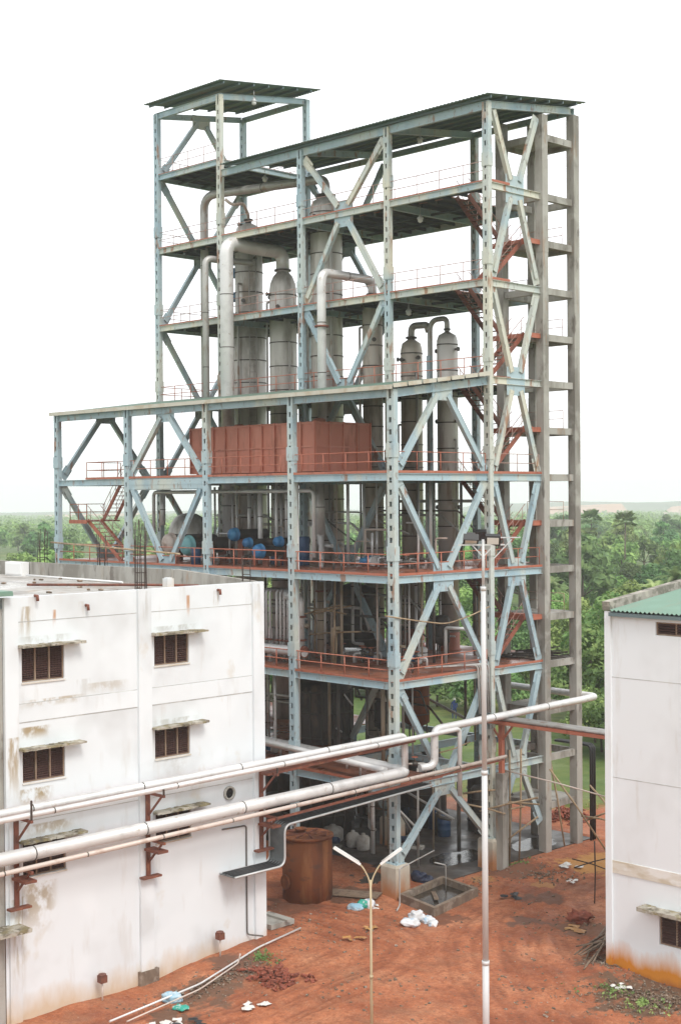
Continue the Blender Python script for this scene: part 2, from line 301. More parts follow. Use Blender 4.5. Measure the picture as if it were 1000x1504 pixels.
# ------------------------------------------------------------------ ground: one sheet out to the horizon
TRACK3 = [(24, -9), (16, -5.5), (10, -1.5), (7.2, 2.5), (4.6, 5.2), (3.4, 9)]
def sstep(a, b, x):
    t = min(1, max(0, (x - a) / (b - a))); return t * t * (3 - 2 * t)
TRACK = [(22, -14), (15, -8.5), (9.5, -4.5), (6.6, -.5), (5.6, 4.5), (5.4, 9.5), (7.5, 15), (10, 22)]
TRACK2 = [(3, -24), (5.5, -16), (6.5, -10), (5.2, -5.5), (1.2, -4.6), (-4, -6.5)]
TRACKS = [TRACK, TRACK2, TRACK3]
for T in TRACKS:
    P_ = [Vector((*q, 0)) for q in T]; S_ = [P_[0]]
    for i in range(1, len(P_) - 1):
        a, b, c = (P_[i - 1] + P_[i]) / 2, P_[i], (P_[i] + P_[i + 1]) / 2
        S_ += [(1 - t) ** 2 * a + 2 * t * (1 - t) * b + t * t * c for t in (.1, .3, .5, .7, .9)]
    S_.append(P_[-1]); T[:] = [(q.x, q.y) for q in S_]
def dist_track(x, y, T):
    best = 99; P = Vector((x, y))
    for (a, b) in zip(T, T[1:]):
        a = Vector(a); b = Vector(b); d = b - a; t = max(0, min(1, (P - a).dot(d) / d.length_squared)); best = min(best, (P - a - d * t).length)
    return best
def gz(x, y):
    d = math.hypot(x, y)
    z = -.0105 * max(0, d - 260) if d > 260 else 0
    if d < 45:
        w = 1 - sstep(30, 45, d)
        z += w * (.09 * noise.noise(Vector((x * .35, y * .35, 1))) + .05 * noise.noise(Vector((x * 1.1, y * 1.1, 4))) + .025 * noise.noise(Vector((x * 3, y * 3, 7))))
        for T in TRACKS if -8 < x < 27 and -27 < y < 21 else ():
            dt = dist_track(x, y, T)
            if dt < 2.4:
                for c in (.40, .78, 1.55, 1.95):
                    z -= w * .06 * math.exp(-((dt - c) / .16) ** 2)
                    z += w * .03 * math.exp(-((dt - c - .2) / .11) ** 2)
        z -= .5 * sstep(-9.5, -15.5, y) * (1 - sstep(7, 12, x)) * w
        z += .28 * math.exp(-(((x - .5) / 1.6) ** 2 + ((y - 13.5) / 2.2) ** 2))
        z += .22 * math.exp(-(((x - 1.2) / 1.1) ** 2 + ((y - 9) / 2.0) ** 2))
        z += .30 * math.exp(-(((x - 14) / 1.4) ** 2 + ((y + 2.6) / 1.2) ** 2))
        if -29.5 < x < 1.0 and 3.2 < y < 16: z = min(z, -.06)            # under the plant slab
        if .3 < x < 4.2 and -2.2 < y < 4.2: z = z * .3 - .1          # under the kerbed pit
    else:
        k = min(1, d / 400)
        z += k * 2.5 * noise.noise(Vector((x * .004, y * .004, 2)))
    return z
def axis(lo, hi, st, far, g=1.28):
    a = []; x = lo
    while x <= hi: a.append(x); x += st
    s = st
    while a[-1] < far: s *= g; a.append(min(far, a[-1] + s))
    s = st
    while a[0] > -far: s *= g; a.insert(0, max(-far, a[0] - s))
    return a
XS = axis(-6, 24, .18, 4300, 1.22); YS = axis(-24, 18, .18, 4300, 1.22)
mb = MB(); nx = len(XS)
for y in YS:
    for x in XS: mb.v.append((x, y, gz(x, y)))
for j in range(len(YS) - 1):
    for i in range(nx - 1): mb.face((j * nx + i, j * nx + i + 1, (j + 1) * nx + i + 1, (j + 1) * nx + i), True)
MUDS = [(*at(873, 1268, z=.05)[:2], 2.3, (.50, .25, .075)), (*at(800, 1296, z=.05)[:2], .7, (.4, .19, .07)), (*at(708, 1290, z=.05)[:2], .8, (.4, .2, .07))] + [(*at(u, v, z=.05)[:2], r, c) for (u, v, r, c) in ((950, 1462, 2.6, (.12, .075, .048)), (890, 1415, 1.5, (.14, .08, .05)), (300, 1440, 1.8, (.15, .085, .055)), (350, 1412, 1.6, (.17, .09, .06)), (250, 1475, 1.5, (.15, .085, .055)), (500, 1312, 1.7, (.12, .06, .038)), (430, 1330, 1.6, (.15, .062, .035)), (755, 1278, 2.0, (.19, .085, .05)), (860, 1365, 1.6, (.18, .09, .055)), (800, 1318, 1.3, (.15, .075, .05)), (640, 1345, 1.5, (.17, .07, .04)), (770, 1350, 1.0, (.16, .085, .06)))]
def groundmat():
    m = bpy.data.materials.new('red_soil_and_grass'); m.use_nodes = True; nt = m.node_tree; L = nt.links; b = nt.nodes['Principled BSDF']
    tc = nn(nt, 'ShaderNodeTexCoord')
    def nz(sc, det, off=0, rot=0):
        mp = nn(nt, 'ShaderNodeMapping'); mp.inputs['Scale'].default_value = sc; mp.inputs['Location'].default_value = (off, off, off); mp.inputs['Rotation'].default_value = (0, 0, rot)
        L.new(tc.outputs['Object'], mp.inputs['Vector']); t = nn(nt, 'ShaderNodeTexNoise'); t.inputs['Scale'].default_value = 1; t.inputs['Detail'].default_value = det; t.inputs['Roughness'].default_value = .65
        L.new(mp.outputs[0], t.inputs['Vector']); return t.outputs['Fac']
    def ramp(f, stops):
        cr = nn(nt, 'ShaderNodeValToRGB'); els = cr.color_ramp.elements
        els[0].position, els[0].color = stops[0][0], (*stops[0][1], 1); els[1].position, els[1].color = stops[-1][0], (*stops[-1][1], 1)
        for p, c in stops[1:-1]: e = els.new(p); e.color = (*c, 1)
        L.new(f, cr.inputs[0]); return cr.outputs[0]
    def mix(f, a, c, op='MIX'):
        mx = nn(nt, 'ShaderNodeMix', data_type='RGBA', blend_type=op)
        for s, v in ((0, f), (6, a), (7, c)):
            if isinstance(v, (tuple, float, int)): mx.inputs[s].default_value = (*v, 1) if isinstance(v, tuple) else v
            else: L.new(v, mx.inputs[s])
        return mx.outputs[2]
    def mr(f, a, c, o0=0, o1=1):
        n = nn(nt, 'ShaderNodeMapRange'); L.new(f, n.inputs[0]); n.inputs[1].default_value = a; n.inputs[2].default_value = c; n.inputs[3].default_value = o0; n.inputs[4].default_value = o1; return n.outputs[0]
    soil = ramp(nz((.28, .28, .28), 8), [(.36, (.27, .078, .034)), (.46, (.39, .126, .056)), (.54, (.47, .168, .078)), (.66, (.55, .24, .125))])
    soil = mix(mr(nz((2.2, 2.2, 2.2), 6, 3), .53, .65, 0, .6), soil, (.19, .06, .03))
    soil = mix(mr(nz((.5, 1.6, 1), 5, 8, .75), .52, .62, 0, .6), soil, (.40, .165, .085))
    soil = mix(mr(nz((.22, .22, .22), 4, 14), .54, .66, 0, .6), soil, (.22, .115, .066))
    soil = mix(mr(nz((9, 9, 9), 3, 5), .64, .69, 0, .6), soil, (.45, .34, .26))
    soil = mix(mr(nz((6, 6, 6), 6, 31), .42, .60, 0, .45), soil, (.21, .065, .032))
    soil = mix(mr(nz((13, 13, 13), 4, 37), .55, .66, 0, .5), soil, (.50, .24, .14))
    soil = mix(mr(nz((22, 22, 22), 3, 41), .58, .66, 0, .5), soil, (.12, .045, .028))
    grass = ramp(nz((.05, .05, .05), 8, 2), [(.34, (.045, .085, .02)), (.5, (.10, .15, .035)), (.66, (.19, .20, .06))])
    grass = mix(mr(nz((.8, .8, .8), 6, 4), .45, .65, 0, .6), grass, (.05, .11, .02))
    at_ = nn(nt, 'ShaderNodeAttribute'); at_.attribute_name = 'rolled'
    rl = nn(nt, 'ShaderNodeMath', operation='MULTIPLY'); L.new(at_.outputs['Fac'], rl.inputs[0]); L.new(mr(nz((.45, .45, .45), 5, 23), .36, .56), rl.inputs[1])
    soil = mix(mr(rl.outputs[0], .15, .9, 0, .75), soil, (.20, .062, .03))
    ln = nn(nt, 'ShaderNodeVectorMath', operation='DISTANCE'); L.new(tc.outputs['Object'], ln.inputs[0]); ln.inputs[1].default_value = (8, -12, 0)
    wob = nn(nt, 'ShaderNodeMath', operation='MULTIPLY_ADD'); L.new(nz((.16, .16, .16), 5, 6), wob.inputs[0]); wob.inputs[1].default_value = 14; L.new(ln.outputs['Value'], wob.inputs[2])
    col = mix(mr(wob.outputs[0], 43, 46), soil, grass)
    for (cx_, cy_, r_, c_) in MUDS:
        dn = nn(nt, 'ShaderNodeVectorMath', operation='DISTANCE'); L.new(tc.outputs['Object'], dn.inputs[0]); dn.inputs[1].default_value = (cx_, cy_, 0)
        w2 = nn(nt, 'ShaderNodeMath', operation='MULTIPLY_ADD'); L.new(nz((.9, .9, .9), 5, 16), w2.inputs[0]); w2.inputs[1].default_value = r_ * 2.6; L.new(dn.outputs['Value'], w2.inputs[2])
        col = mix(mr(w2.outputs[0], r_ * 1.95, r_ * 2.2, .9, 0), col, c_)
    L.new(col, b.inputs['Base Color'])
    L.new(mr(nz((.3, .3, .3), 4, 11), .4, .62, .95, .55), b.inputs['Roughness']); b.inputs['Specular IOR Level'].default_value = .3
    bn = nn(nt, 'ShaderNodeBump'); bn.inputs['Strength'].default_value = .7; bn.inputs['Distance'].default_value = .08; L.new(nz((3.2, 3.2, 3.2), 9, 1), bn.inputs['Height']); L.new(bn.outputs[0], b.inputs['Normal'])
    return m
go = tag(mb.build('ground', groundmat(), loc=(0, 0, 0)), kind='structure')
ta = go.data.attributes.new('rolled', 'FLOAT', 'POINT'); vals = []
for v in go.data.vertices:
    x, y = v.co.x, v.co.y; t = 0
    if -6 < x < 24 and -24 < y < 18:
        for T in TRACKS:
            dt = dist_track(x, y, T)
            if dt < 2.4:
                for c in (.40, .78, 1.55, 1.95): t = max(t, math.exp(-((dt - c) / .13) ** 2))
    vals.append(t)
ta.data.foreach_set('value', vals)

# slab, water and mud
mb = MB(); mb.box(-29.6, .1, 3.0, 16.0, -.4, -.02)
mb.box(-6, -.9, -1.2, 3.0, -.4, -.03); tag(mb.build('plant_floor', M['slab']), kind='structure')
def puddle(name, cx, cy, rx, ry, z, mat, seed, n=40):
    m = MB(); pts = []
    for i in range(n):
        a = 2 * math.pi * i / n; k = 1 + .45 * noise.noise(Vector((math.cos(a) * 1.6, math.sin(a) * 1.6, seed)))
        pts.append((cx + rx * k * math.cos(a), cy + ry * k * math.sin(a), z))
    c = len(m.v); m.v += pts; m.v.append((cx, cy, z)); 
    for i in range(n): m.face((c + i, c + (i + 1) % n, c + n))
    return tag(m.build(name, mat, loc=(cx, cy, z)), kind='structure')
puddle('puddle', -2.4, 7.4, 1.1, 2.0, -.012, M['water'], 1)
puddle('puddle', -8.6, 5.4, 1.2, .6, -.012, M['water'], 2)
puddle('puddle', -1.4, 12.6, 1.0, 1.5, -.010, M['water'], 3)
# ------------------------------------------------------------------ world, sun, haze
w = bpy.data.worlds.new('World'); SC.world = w; w.use_nodes = True; nt = w.node_tree
bg = nt.nodes['Background']
sky = nn(nt, 'ShaderNodeTexSky', sky_type='NISHITA'); sky.sun_disc = False
SUN_EL, SUN_AZ = R(50), R(108)      # azimuth measured clockwise from +Y
sky.sun_elevation = SUN_EL; sky.sun_rotation = SUN_AZ; sky.altitude = 60; sky.dust_density = 3
mx = nn(nt, 'ShaderNodeMix', data_type='RGBA'); mx.inputs[0].default_value = .88
nt.links.new(sky.outputs[0], mx.inputs[6]); mx.inputs[7].default_value = (15.0, 15.2, 15.4, 1)     # thick even cloud over the blue sky
nt.links.new(mx.outputs[2], bg.inputs['Color']); bg.inputs['Strength'].default_value = .1
sd = bpy.data.lights.new('sun', 'SUN'); sd.energy = 2.0; sd.angle = R(18); sd.color = (1, .96, .9)
so = bpy.data.objects.new('sun', sd); COL.objects.link(so)
sdir = Vector((math.sin(SUN_AZ) * math.cos(SUN_EL), math.cos(SUN_AZ) * math.cos(SUN_EL), math.sin(SUN_EL)))
so.rotation_euler = sdir.to_track_quat('Z', 'Y').to_euler(); so.location = (0, -30, 80)
vs = SC.view_settings; vs.view_transform = 'Standard'; vs.look = 'None'; vs.gamma = 1; vs.exposure = 0; vs.use_curve_mapping = False
mb = MB(); mb.box(-4310, 4310, -4310, 4310, -66, 62)
hz = bpy.data.materials.new('haze'); hz.use_nodes = True; nt = hz.node_tree; nt.nodes.remove(nt.nodes['Principled BSDF'])
pv = nn(nt, 'ShaderNodeVolumePrincipled'); pv.inputs['Color'].default_value = (.95, .985, 1, 1); pv.inputs['Density'].default_value = HAZE; pv.inputs['Anisotropy'].default_value = 0
nt.links.new(pv.outputs[0], nt.nodes['Material Output'].inputs['Volume'])
tag(mb.build('haze', hz, loc=(0, 0, -66)), kind='stuff')
cy = SC.cycles; cy.volume_bounces = 2; cy.max_bounces = 6; cy.diffuse_bounces = 3; cy.glossy_bounces = 3; cy.transparent_max_bounces = 6
# ------------------------------------------------------------------ steel tower
L = {1: 0, 2: 5.2, 3: 10.27, 4: 15.4, 5: 20.4, 6: 25.45, 7: 30.48, 8: 35.54}
CX = [0, -7.05, -14.06, -21.42, -27.8]; CX0 = [0, -7.13, -14.09, -21.39, -28.75]; XE0 = CX0[-1]
Y0, Y1, Y2 = 0.0, 7.25, 14.65; YB = 11.83
TW = thing('steel_process_tower', 'tall open blue and cream painted steel frame tower of seven storeys with lean-to roofs', 'process tower', (-14, 7, 0))

def column(x, y, z0, z1, mat, ped=False, w=.42, d=.30):
    mb = MB(); t = .03; fl = .145
    for s in (-1, 1):
        xa, xb = sorted((x + s * w / 2, x + s * (w / 2 - t)))
        mb.box(xa, xb, y - d / 2, y + d / 2, z0, z1)
        for sy in (-1, 1):
            xi, xo = sorted((x + s * (w / 2 - t), x + s * (w / 2 - fl)))
            ya, yb = sorted((y + sy * d / 2, y + sy * (d / 2 - t)))
            mb.box(xi, xo, ya, yb, z0, z1)
    for sy, ph in ((-1, 0.0), (1, .29)):                      # batten plates with slots between them
        z = z0 + .1 + ph
        while z < z1 - .4:
            ya, yb = sorted((y + sy * (d / 2 + .004), y + sy * (d / 2 - .012)))
            mb.box(x - w / 2 + .02, x + w / 2 - .02, ya, yb, z, min(z + .33, z1)); z += .58
    for l in L.values():                                       # bolted splice jackets
        if z0 < l + .9 < z1 - .6 and l > 0:
            e = .035
            mb.box(x - w / 2 - e, x + w / 2 + e, y - d / 2 - e, y - d / 2 - .006, l + .75, l + 1.45)
            mb.box(x + w / 2 + .001, x + w / 2 + e, y - d / 2 - .005, y + d / 2 + e, l + .75, l + 1.45)
            mb.box(x - w / 2 - e, x - w / 2 - .001, y - d / 2 - .005, y + d / 2 + e, l + .75, l + 1.45)
    o = mb.build('column', mat, TW)
    if ped:
        p = MB(); p.lathe([(.70, z0 - 1.75), (.70, z0 - .12), (.62, z0)], (x, y, 0), 4)
        # square pedestal: rotate the four-sided lathe by 45 degrees
        p.v = [(x + (a - x) * .7071 - (b - y) * .7071, y + (a - x) * .7071 + (b - y) * .7071, c) for a, b, c in p.v]
        p.sm = [False] * len(p.sm)
        p.build('pedestal', M['conc_light'], o)
        g = MB(); g.box(x - .4, x + .4, y - .33, y + .33, z0, z0 + .03)
        for sx in (-1, 1):
            for sy in (-1, 1): g.lathe([(.03, z0 + .03), (.03, z0 + .16)], (x + sx * .32, y + sy * .25, 0), 6)
        g.build('base_plate', M['blue'], o)
    return o
def ztop_lean(y): return 24.45 + (y - Y0) * .135
for i, x in enumerate(CX):
    column(CX0[i], Y0, 1.52, 24.45, M['blue'], True, .46 if i == 0 else .42)
    column(x, Y1, 1.52, 39.6 if i < 3 else 44.35, M['blue_old'] if i in (0, 1, 3) else M['blue'], i < 2, .40)
    if i > 0: column(x, Y2, 0, 40.3 if i < 3 else 45.4, M['blue'], False, .40)

def ibeam(mb, p, q, w=.17, h=.33):
    p = Vector(p); q = Vector(q)
    mb.bar(p + Vector((0, 0, -.012)), q + Vector((0, 0, -.012)), w, .024)
    mb.bar(p + Vector((0, 0, -h + .012)), q + Vector((0, 0, -h + .012)), w, .024)
    mb.bar(p + Vector((0, 0, -h / 2)), q + Vector((0, 0, -h / 2)), .03, h - .05)
def beam(p, q, mat='blue', w=.17, h=.33):
    mb = MB(); ibeam(mb, p, q, w, h); return mb.build('floor_beam', M[mat], TW)
XE = CX[-1]
for n in (2, 3, 4, 5):                                          # long beams on the low front row
    beam((.19, Y0, L[n] - .003), (XE0 - .19, Y0, L[n] - .003), 'blue', .2, .36)
    beam((0, Y0 + .16, L[n] - .006), (0, Y1 - .16, L[n] - .006), 'blue', .2, .36)
    beam((XE0, Y0 + .16, L[n] - .006), (XE0, Y1 - .16, L[n] - .006), 'blue', .2, .36)
mb = MB(); ibeam(mb, (CX[3] - .2, Y0 - .02, L[5] - .34), (CX0[2] + .2, Y0 - .02, L[5] - .34)); mb.box(CX[3] + .23, CX[2] - .23, Y0 - .09, Y0 - .06, L[5] - .62, L[5] - .05); mb.build('floor_beam', M['blue'], TW)
for n in (2, 3, 4, 5, 6, 7, 8):
    beam((.19, Y1, L[n] - .003), (XE - .19, Y1, L[n] - .003), 'blue_old' if n > 6 else 'blue', .2, .34)
    beam((-2.5, Y2, L[n] - .003), (XE - .19, Y2, L[n] - .003), 'blue', .2, .34)
    beam((0, Y1 + .16, L[n] - .006), (0, YB - .2, L[n] - .006), 'blue' if n < 6 else 'blue_old', .2, .36)
    beam((XE, Y1 + .16, L[n] - .006), (XE, Y2 - .16, L[n] - .006), 'blue', .2, .34)
    for x in CX[1:4]:
        beam((x, Y1 + .16, L[n] - .006), (x, Y2 - .16, L[n] - .006), 'blue', .2, .4)
        if n < 6: beam((x, Y0 + .16, L[n] - .006), (x, Y1 - .16, L[n] - .006), 'blue', .2, .4)
# left head: extra floor and its roof, main roof, lean-to
for a, b in (((CX[3], Y1), (XE, Y1)), ((CX[3], Y2), (XE, Y2)), ((CX[3], Y1), (CX[3], Y2)), ((XE, Y1), (XE, Y2))):
    beam((*a, 40.35), (*b, 40.35), 'blue', .2, .34)
beam((CX[3] + .19, Y1, 44.42), (XE - .19, Y1, 44.42), 'blue', .2, .4); beam((CX[3], Y2, 45.45), (XE, Y2, 45.45), 'blue', .2, .34)
beam((CX[3], Y1 + .16, 44.44), (CX[3], Y2 - .16, 45.45), 'blue', .2, .36); beam((XE, Y1 + .16, 44.44), (XE, Y2 - .16, 45.45), 'blue', .2, .36)
beam((.19, Y1, 39.66), (CX[3] + .2, Y1, 39.66), 'blue', .2, .44); beam((.1, Y2, 40.60), (CX[3] + .2, Y2, 40.60), 'blue', .2, .34)
beam((0, Y1 + .16, 39.68), (0, Y2 - .2, 40.62), 'blue', .2, .38)
for x in CX[1:3]: beam((x, Y1 + .16, 39.68), (x, Y2 - .16, 40.62), 'blue', .2, .38)
beam((.19, Y0, 24.43), (XE0 - .19, Y0, 24.43), 'blue', .2, .36)
for x in CX0: beam((x, Y0 + .16, 24.46), (x, Y1 - .16, 25.40), 'blue', .2, .40)

def roof(name, x0, x1, ya, za, yb, zb, pur, mat):
    """corrugated sheet sloping from (ya,za) to (yb,zb); ribs run up the slope"""
    mb = MB(); n = int((x1 - x0) / .13); c = len(mb.v)
    for i in range(n + 1):
        x = x0 + (x1 - x0) * i / n; dz = .022 if i % 2 else -.022
        for (y, z) in ((ya, za), (yb, zb)): mb.v += [(x, y, z + dz + .02), (x, y, z + dz)]
    for i in range(n):
        a = c + i * 4; b = a + 4
        mb.face((a, a + 2, b + 2, b)); mb.face((a + 1, b + 1, b + 3, a + 3)); mb.face((a, b, b + 1, a + 1)); mb.face((a + 2, a + 3, b + 3, b + 2))
    o = mb.build(name, M[mat], TW); p = MB()
    for k in range(pur):
        t = (k + .35) / pur; y = ya + (yb - ya) * t; z = za + (zb - za) * t
        p.box(x0 + .05, x1 - .05, y - .04, y + .04, z - .17, z - .03)
    p.build('purlin', M['gutter'], o)
    return o
roof('roof_sheet', -20.7, .55, Y1 - .65, 39.80, Y2 + .5, 40.93, 7, 'roof')
roof('roof_sheet', -28.25, -20.55, Y1 - .75, 44.95, Y2 + .5, 46.0, 7, 'roof')
ls = roof('lean_to_roof', XE0 - .3, .35, Y0 - .35, 24.56, Y1 - .25, 25.52, 6, 'roof')
mb = MB(); mb.box(XE0 - .3, .35, Y0 - .42, Y0 - .36, 24.42, 24.63); mb.build('eaves_flashing', M['cream'], ls)
mb = MB()
for k in range(7):
    y = Y0 - .3 + k * 1.06; z = 24.56 + (y - Y0 + .35) * .135; mb.bar((.37, y, z + .02), (.37, y + .95, z + .14), .05, .2)
mb.build('verge_flashing', M['cream'], ls)

# decks with joists below and a red toe edge
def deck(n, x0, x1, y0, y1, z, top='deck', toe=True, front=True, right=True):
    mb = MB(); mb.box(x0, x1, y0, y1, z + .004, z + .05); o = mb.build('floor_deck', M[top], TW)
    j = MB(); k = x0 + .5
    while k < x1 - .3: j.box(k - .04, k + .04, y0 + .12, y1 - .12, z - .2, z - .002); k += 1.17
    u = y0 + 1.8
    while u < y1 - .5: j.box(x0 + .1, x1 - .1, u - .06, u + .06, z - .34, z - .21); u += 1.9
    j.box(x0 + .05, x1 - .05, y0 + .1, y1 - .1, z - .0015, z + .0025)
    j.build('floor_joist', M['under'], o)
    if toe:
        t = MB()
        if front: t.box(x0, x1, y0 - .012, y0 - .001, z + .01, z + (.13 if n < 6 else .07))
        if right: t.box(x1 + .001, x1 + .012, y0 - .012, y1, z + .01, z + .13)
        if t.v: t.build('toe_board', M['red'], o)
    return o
for n in (3, 4):
    deck(n, XE0, .08, Y0 - .1, Y1 - .1, L[n]); deck(n, XE, .08, Y1 - .08, YB if n == 3 else YB, L[n], front=False); deck(n, XE, -2.9, YB + .02, Y2 + .08, L[n], toe=False)
deck(5, -25.6, .08, Y0 - .1, Y1 - .1, L[5]); deck(5, XE, .08, Y1 - .08, YB, L[5], front=False); deck(5, XE, -2.9, YB + .02, Y2 + .08, L[5], toe=False)
deck(2, -16, -7.2, Y0 - .1, 7.0, L[2]); deck(2, -7.18, .08, Y0 - .1, 3.4, L[2]); deck(2, XE, -14.2, Y1 + .1, Y2, L[2], toe=False)
for n in (6, 7, 8):
    deck(n, XE, .08, Y1 - .1, 9.0, L[n], toe=n > 6); deck(n, XE, -4.0, 9.02, Y2 + .08, L[n], toe=False)
deck(9, XE, CX[3], Y1 - .1, Y2, 40.36, toe=False)

def railing(pts, mat, z, h=1.0, r=.022, step=1.65, mid=True, skip=()):
    mb = MB()
    for (a, b) in zip(pts, pts[1:]):
        a = Vector((*a, z)); b = Vector((*b, z)); d = b - a; n = max(1, round(d.length / step))
        for i in range(n + 1):
            p = a + d * (i / n); mb.tube([p, p + Vector((0, 0, h))], r, 6)
        hs = (h, h * .52) if mid else (h,)
        for k in hs: mb.tube([a + Vector((0, 0, k)), b + Vector((0, 0, k))], r, 6)
    return mb.build('railing', M[mat], TW)
M['rail_pale'] = pmat('faded_rail', (.42, .28, .24), .6, 0, [((.3, .12, .08), (2, 2, 2), 3, .5, .7, .7)])
for n, mt in ((3, 'red'), (4, 'red')):
    railing([(XE0, Y0 - .02), (.02, Y0 - .02), (.02, Y1 - .3)], mt, L[n] + .05, r=.03)
railing([(-25.6, 2.5), (-25.6, Y0 - .02), (.02, Y0 - .02), (.02, Y1 - .3)], 'red', L[5] + .05, r=.024)
railing([(.02, Y1 + .5), (.02, YB - .4)], 'red', L[4] + .05); railing([(.02, Y1 + .5), (.02, YB - .4)], 'rail_pale', L[5] + .05)
for n in (6, 7, 8): railing([(XE, Y2), (XE, Y1 - .02), (.02, Y1 - .02)], 'red' if n == 6 else 'rail_pale', L[n] + .05, r=.02 if n > 6 else .024)
railing([(CX[3], Y2), (XE, Y2), (XE, Y1), (CX[3], Y1)], 'rail_pale', 40.4, r=.018)
railing([(CX[1], Y2), (-3.2, Y2)], 'rail_pale', L[7] + .05, r=.018); railing([(CX[1], Y2), (-3.2, Y2)], 'rail_pale', L[8] + .05, r=.018)

# diagonal bracing: V and inverted V in alternate storeys with gusset plates
def brace(p, q, mat, w=.24, h=.30):
    p = Vector(p); q = Vector(q); mb = MB(); d = (q - p).normalized()
    a = p + d * .1; b = q - d * .1
    nrm = Vector((0, 1, 0)) if abs(p.y - q.y) < .01 else Vector((1, 0, 0))
    mb.bar(a, b, h, .02, up=nrm)
    n = len(mb.v)
    side = d.cross(nrm).normalized() * h / 2
    for s in (-1, 1): mb.bar(a + side * s * .93 + nrm * .0, b + side * s * .93, .02, w, up=nrm)
    mb.bar(a + nrm * w * .4, b + nrm * w * .4, h * .8, .02, up=nrm)
    e = p + d * .35; mb.bar(p - d * .25, p + d * .6, h * 1.9, .016, up=nrm)
    mb.bar(a - nrm * w * .4, b - nrm * w * .4, h * .84, .02, up=nrm)
    return mb.build('diagonal_brace', M[mat], TW)
def gusset(c, axis, w, h, mat='blue', off=0):
    mb = MB(); c = Vector(c)
    for o in (.02,):
        if axis == 'x': mb.box(c.x - w / 2, c.x + w / 2, c.y + o - .008, c.y + o + .008, c.z - h / 2, c.z + h / 2)
        else: mb.box(c.x + o - .008, c.x + o + .008, c.y - w / 2, c.y + w / 2, c.z - h / 2, c.z + h / 2)
    return mb.build('gusset_plate', M[mat], TW)
def vbay(axis, fixed, a, b, zlo, zhi, kind, mat='blue', inset=.45, gap=.34):
    """kind 'V': legs fall from the top corners to mid foot; 'A': rise from the foot corners to mid top"""
    m = (a + b) / 2; sg = 1 if b > a else -1
    zt, zb = zhi - .55, zlo + .22
    for s, e in ((1, a), (-1, b)):
        c = e + s * sg * inset; mm = m - s * sg * gap
        p = (c, zt) if kind == 'V' else (c, zb + .1); q = (mm, zb) if kind == 'V' else (mm, zt)
        P = (p[0], fixed, p[1]) if axis == 'x' else (fixed, p[0], p[1]); Q = (q[0], fixed, q[1]) if axis == 'x' else (fixed, q[0], q[1])
        brace(P, Q, mat)
def stack(axis, fixed, a, b, levels, kinds, mat='blue', gus=True, mats=None):
    for i, k in enumerate(kinds):
        vbay(axis, fixed, a, b, levels[i], levels[i + 1], k, (mats[i] if mats else mat))
        if gus:
            z = levels[i] if k == 'V' else levels[i + 1]
            if k == 'V' and i > 0 and kinds[i - 1] == 'A': continue
            m = (a + b) / 2; hgt = 1.5 if (k == 'A' and i + 1 < len(kinds)) else .9
            zc = z - .16 if hgt > 1 else (z - .45 if k == 'A' else z + .3)
            gusset((m, fixed, zc) if axis == 'x' else (fixed, m, zc), axis, 1.5, hgt, mat)
LV = [1.5] + [L[k] for k in (2, 3, 4, 5)]
stack('y', 0, Y0, Y1, LV + [24.95], 'AVAVA')                                    # near end face, front bay
stack('y', 0, Y1, YB - .1, LV + [L[6], L[7], L[8], 39.9], 'AVAVAVAV', mats=['blue'] * 4 + ['blue_old', 'blue_old', 'blue_old', 'blue_old'])
stack('x', Y0, CX0[3], CX0[2], [L[3], L[4], L[5], 24.5], 'AVA', mats=['blue', 'blue', 'blue'])
stack('x', Y1, CX[2], CX[1], LV + [L[6], L[7], L[8], 39.4], 'AVAVAVAV', mats=['blue'] * 6 + ['blue_old', 'blue_old'])
stack('y', XE0, Y0, Y1, [L[3], L[4], L[5], 24.95], 'AVA'); stack('y', XE, Y1, Y2, [L[4], L[5], L[6], L[7], L[8], 40.3, 44.9], 'VAVAVA')
stack('x', Y2, CX[3], CX[2], [L[4], L[5], L[6], L[7], L[8], 40.3], 'VAVAV')

# red stairs, two flights a storey beside the concrete shaft
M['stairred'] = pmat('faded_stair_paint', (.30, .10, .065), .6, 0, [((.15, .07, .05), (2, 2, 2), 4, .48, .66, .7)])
def flight(p, q, w, axis='y', mat='red', rail=True, parent=TW):
    """p low end centre, q high end centre"""
    p = Vector(p); q = Vector(q); d = q - p; s = Vector((w / 2, 0, 0)) if axis == 'y' else Vector((0, w / 2, 0))
    mb = MB()
    for k in (-1, 1): mb.bar(p + s * k, q + s * k, .06, .24)
    n = int(abs(d.z) / .24)
    for i in range(1, n):
        c = p + d * (i / n); r = Vector((0, .12, 0)) if axis == 'y' else Vector((.12, 0, 0))
        mb.box(c.x - abs(s.x) - abs(r.x), c.x + abs(s.x) + abs(r.x), c.y - abs(s.y) - abs(r.y), c.y + abs(s.y) + abs(r.y), c.z - .02, c.z + .02)
    o = mb.build('stair_flight', M[mat], parent)
    if rail:
        h = MB()
        for k in (-1, 1):
            u = Vector((0, 0, .9)); h.tube([p + s * k + u, q + s * k + u], .02, 6); h.tube([p + s * k + u * .5, q + s * k + u * .5], .014, 6)
            for t in (.08, .36, .64, .92): b = p + d * t + s * k; h.tube([b, b + u], .018, 6)
        h.build('handrail', M['rail_pale'], o)
M['stairshade'] = pmat('stair_red_shaded', (.17, .06, .04), .6, 0, [((.09, .05, .04), (2, 2, 2), 3, .5, .7, .7)])  # darker copy of the stair red for the shaded inner flight
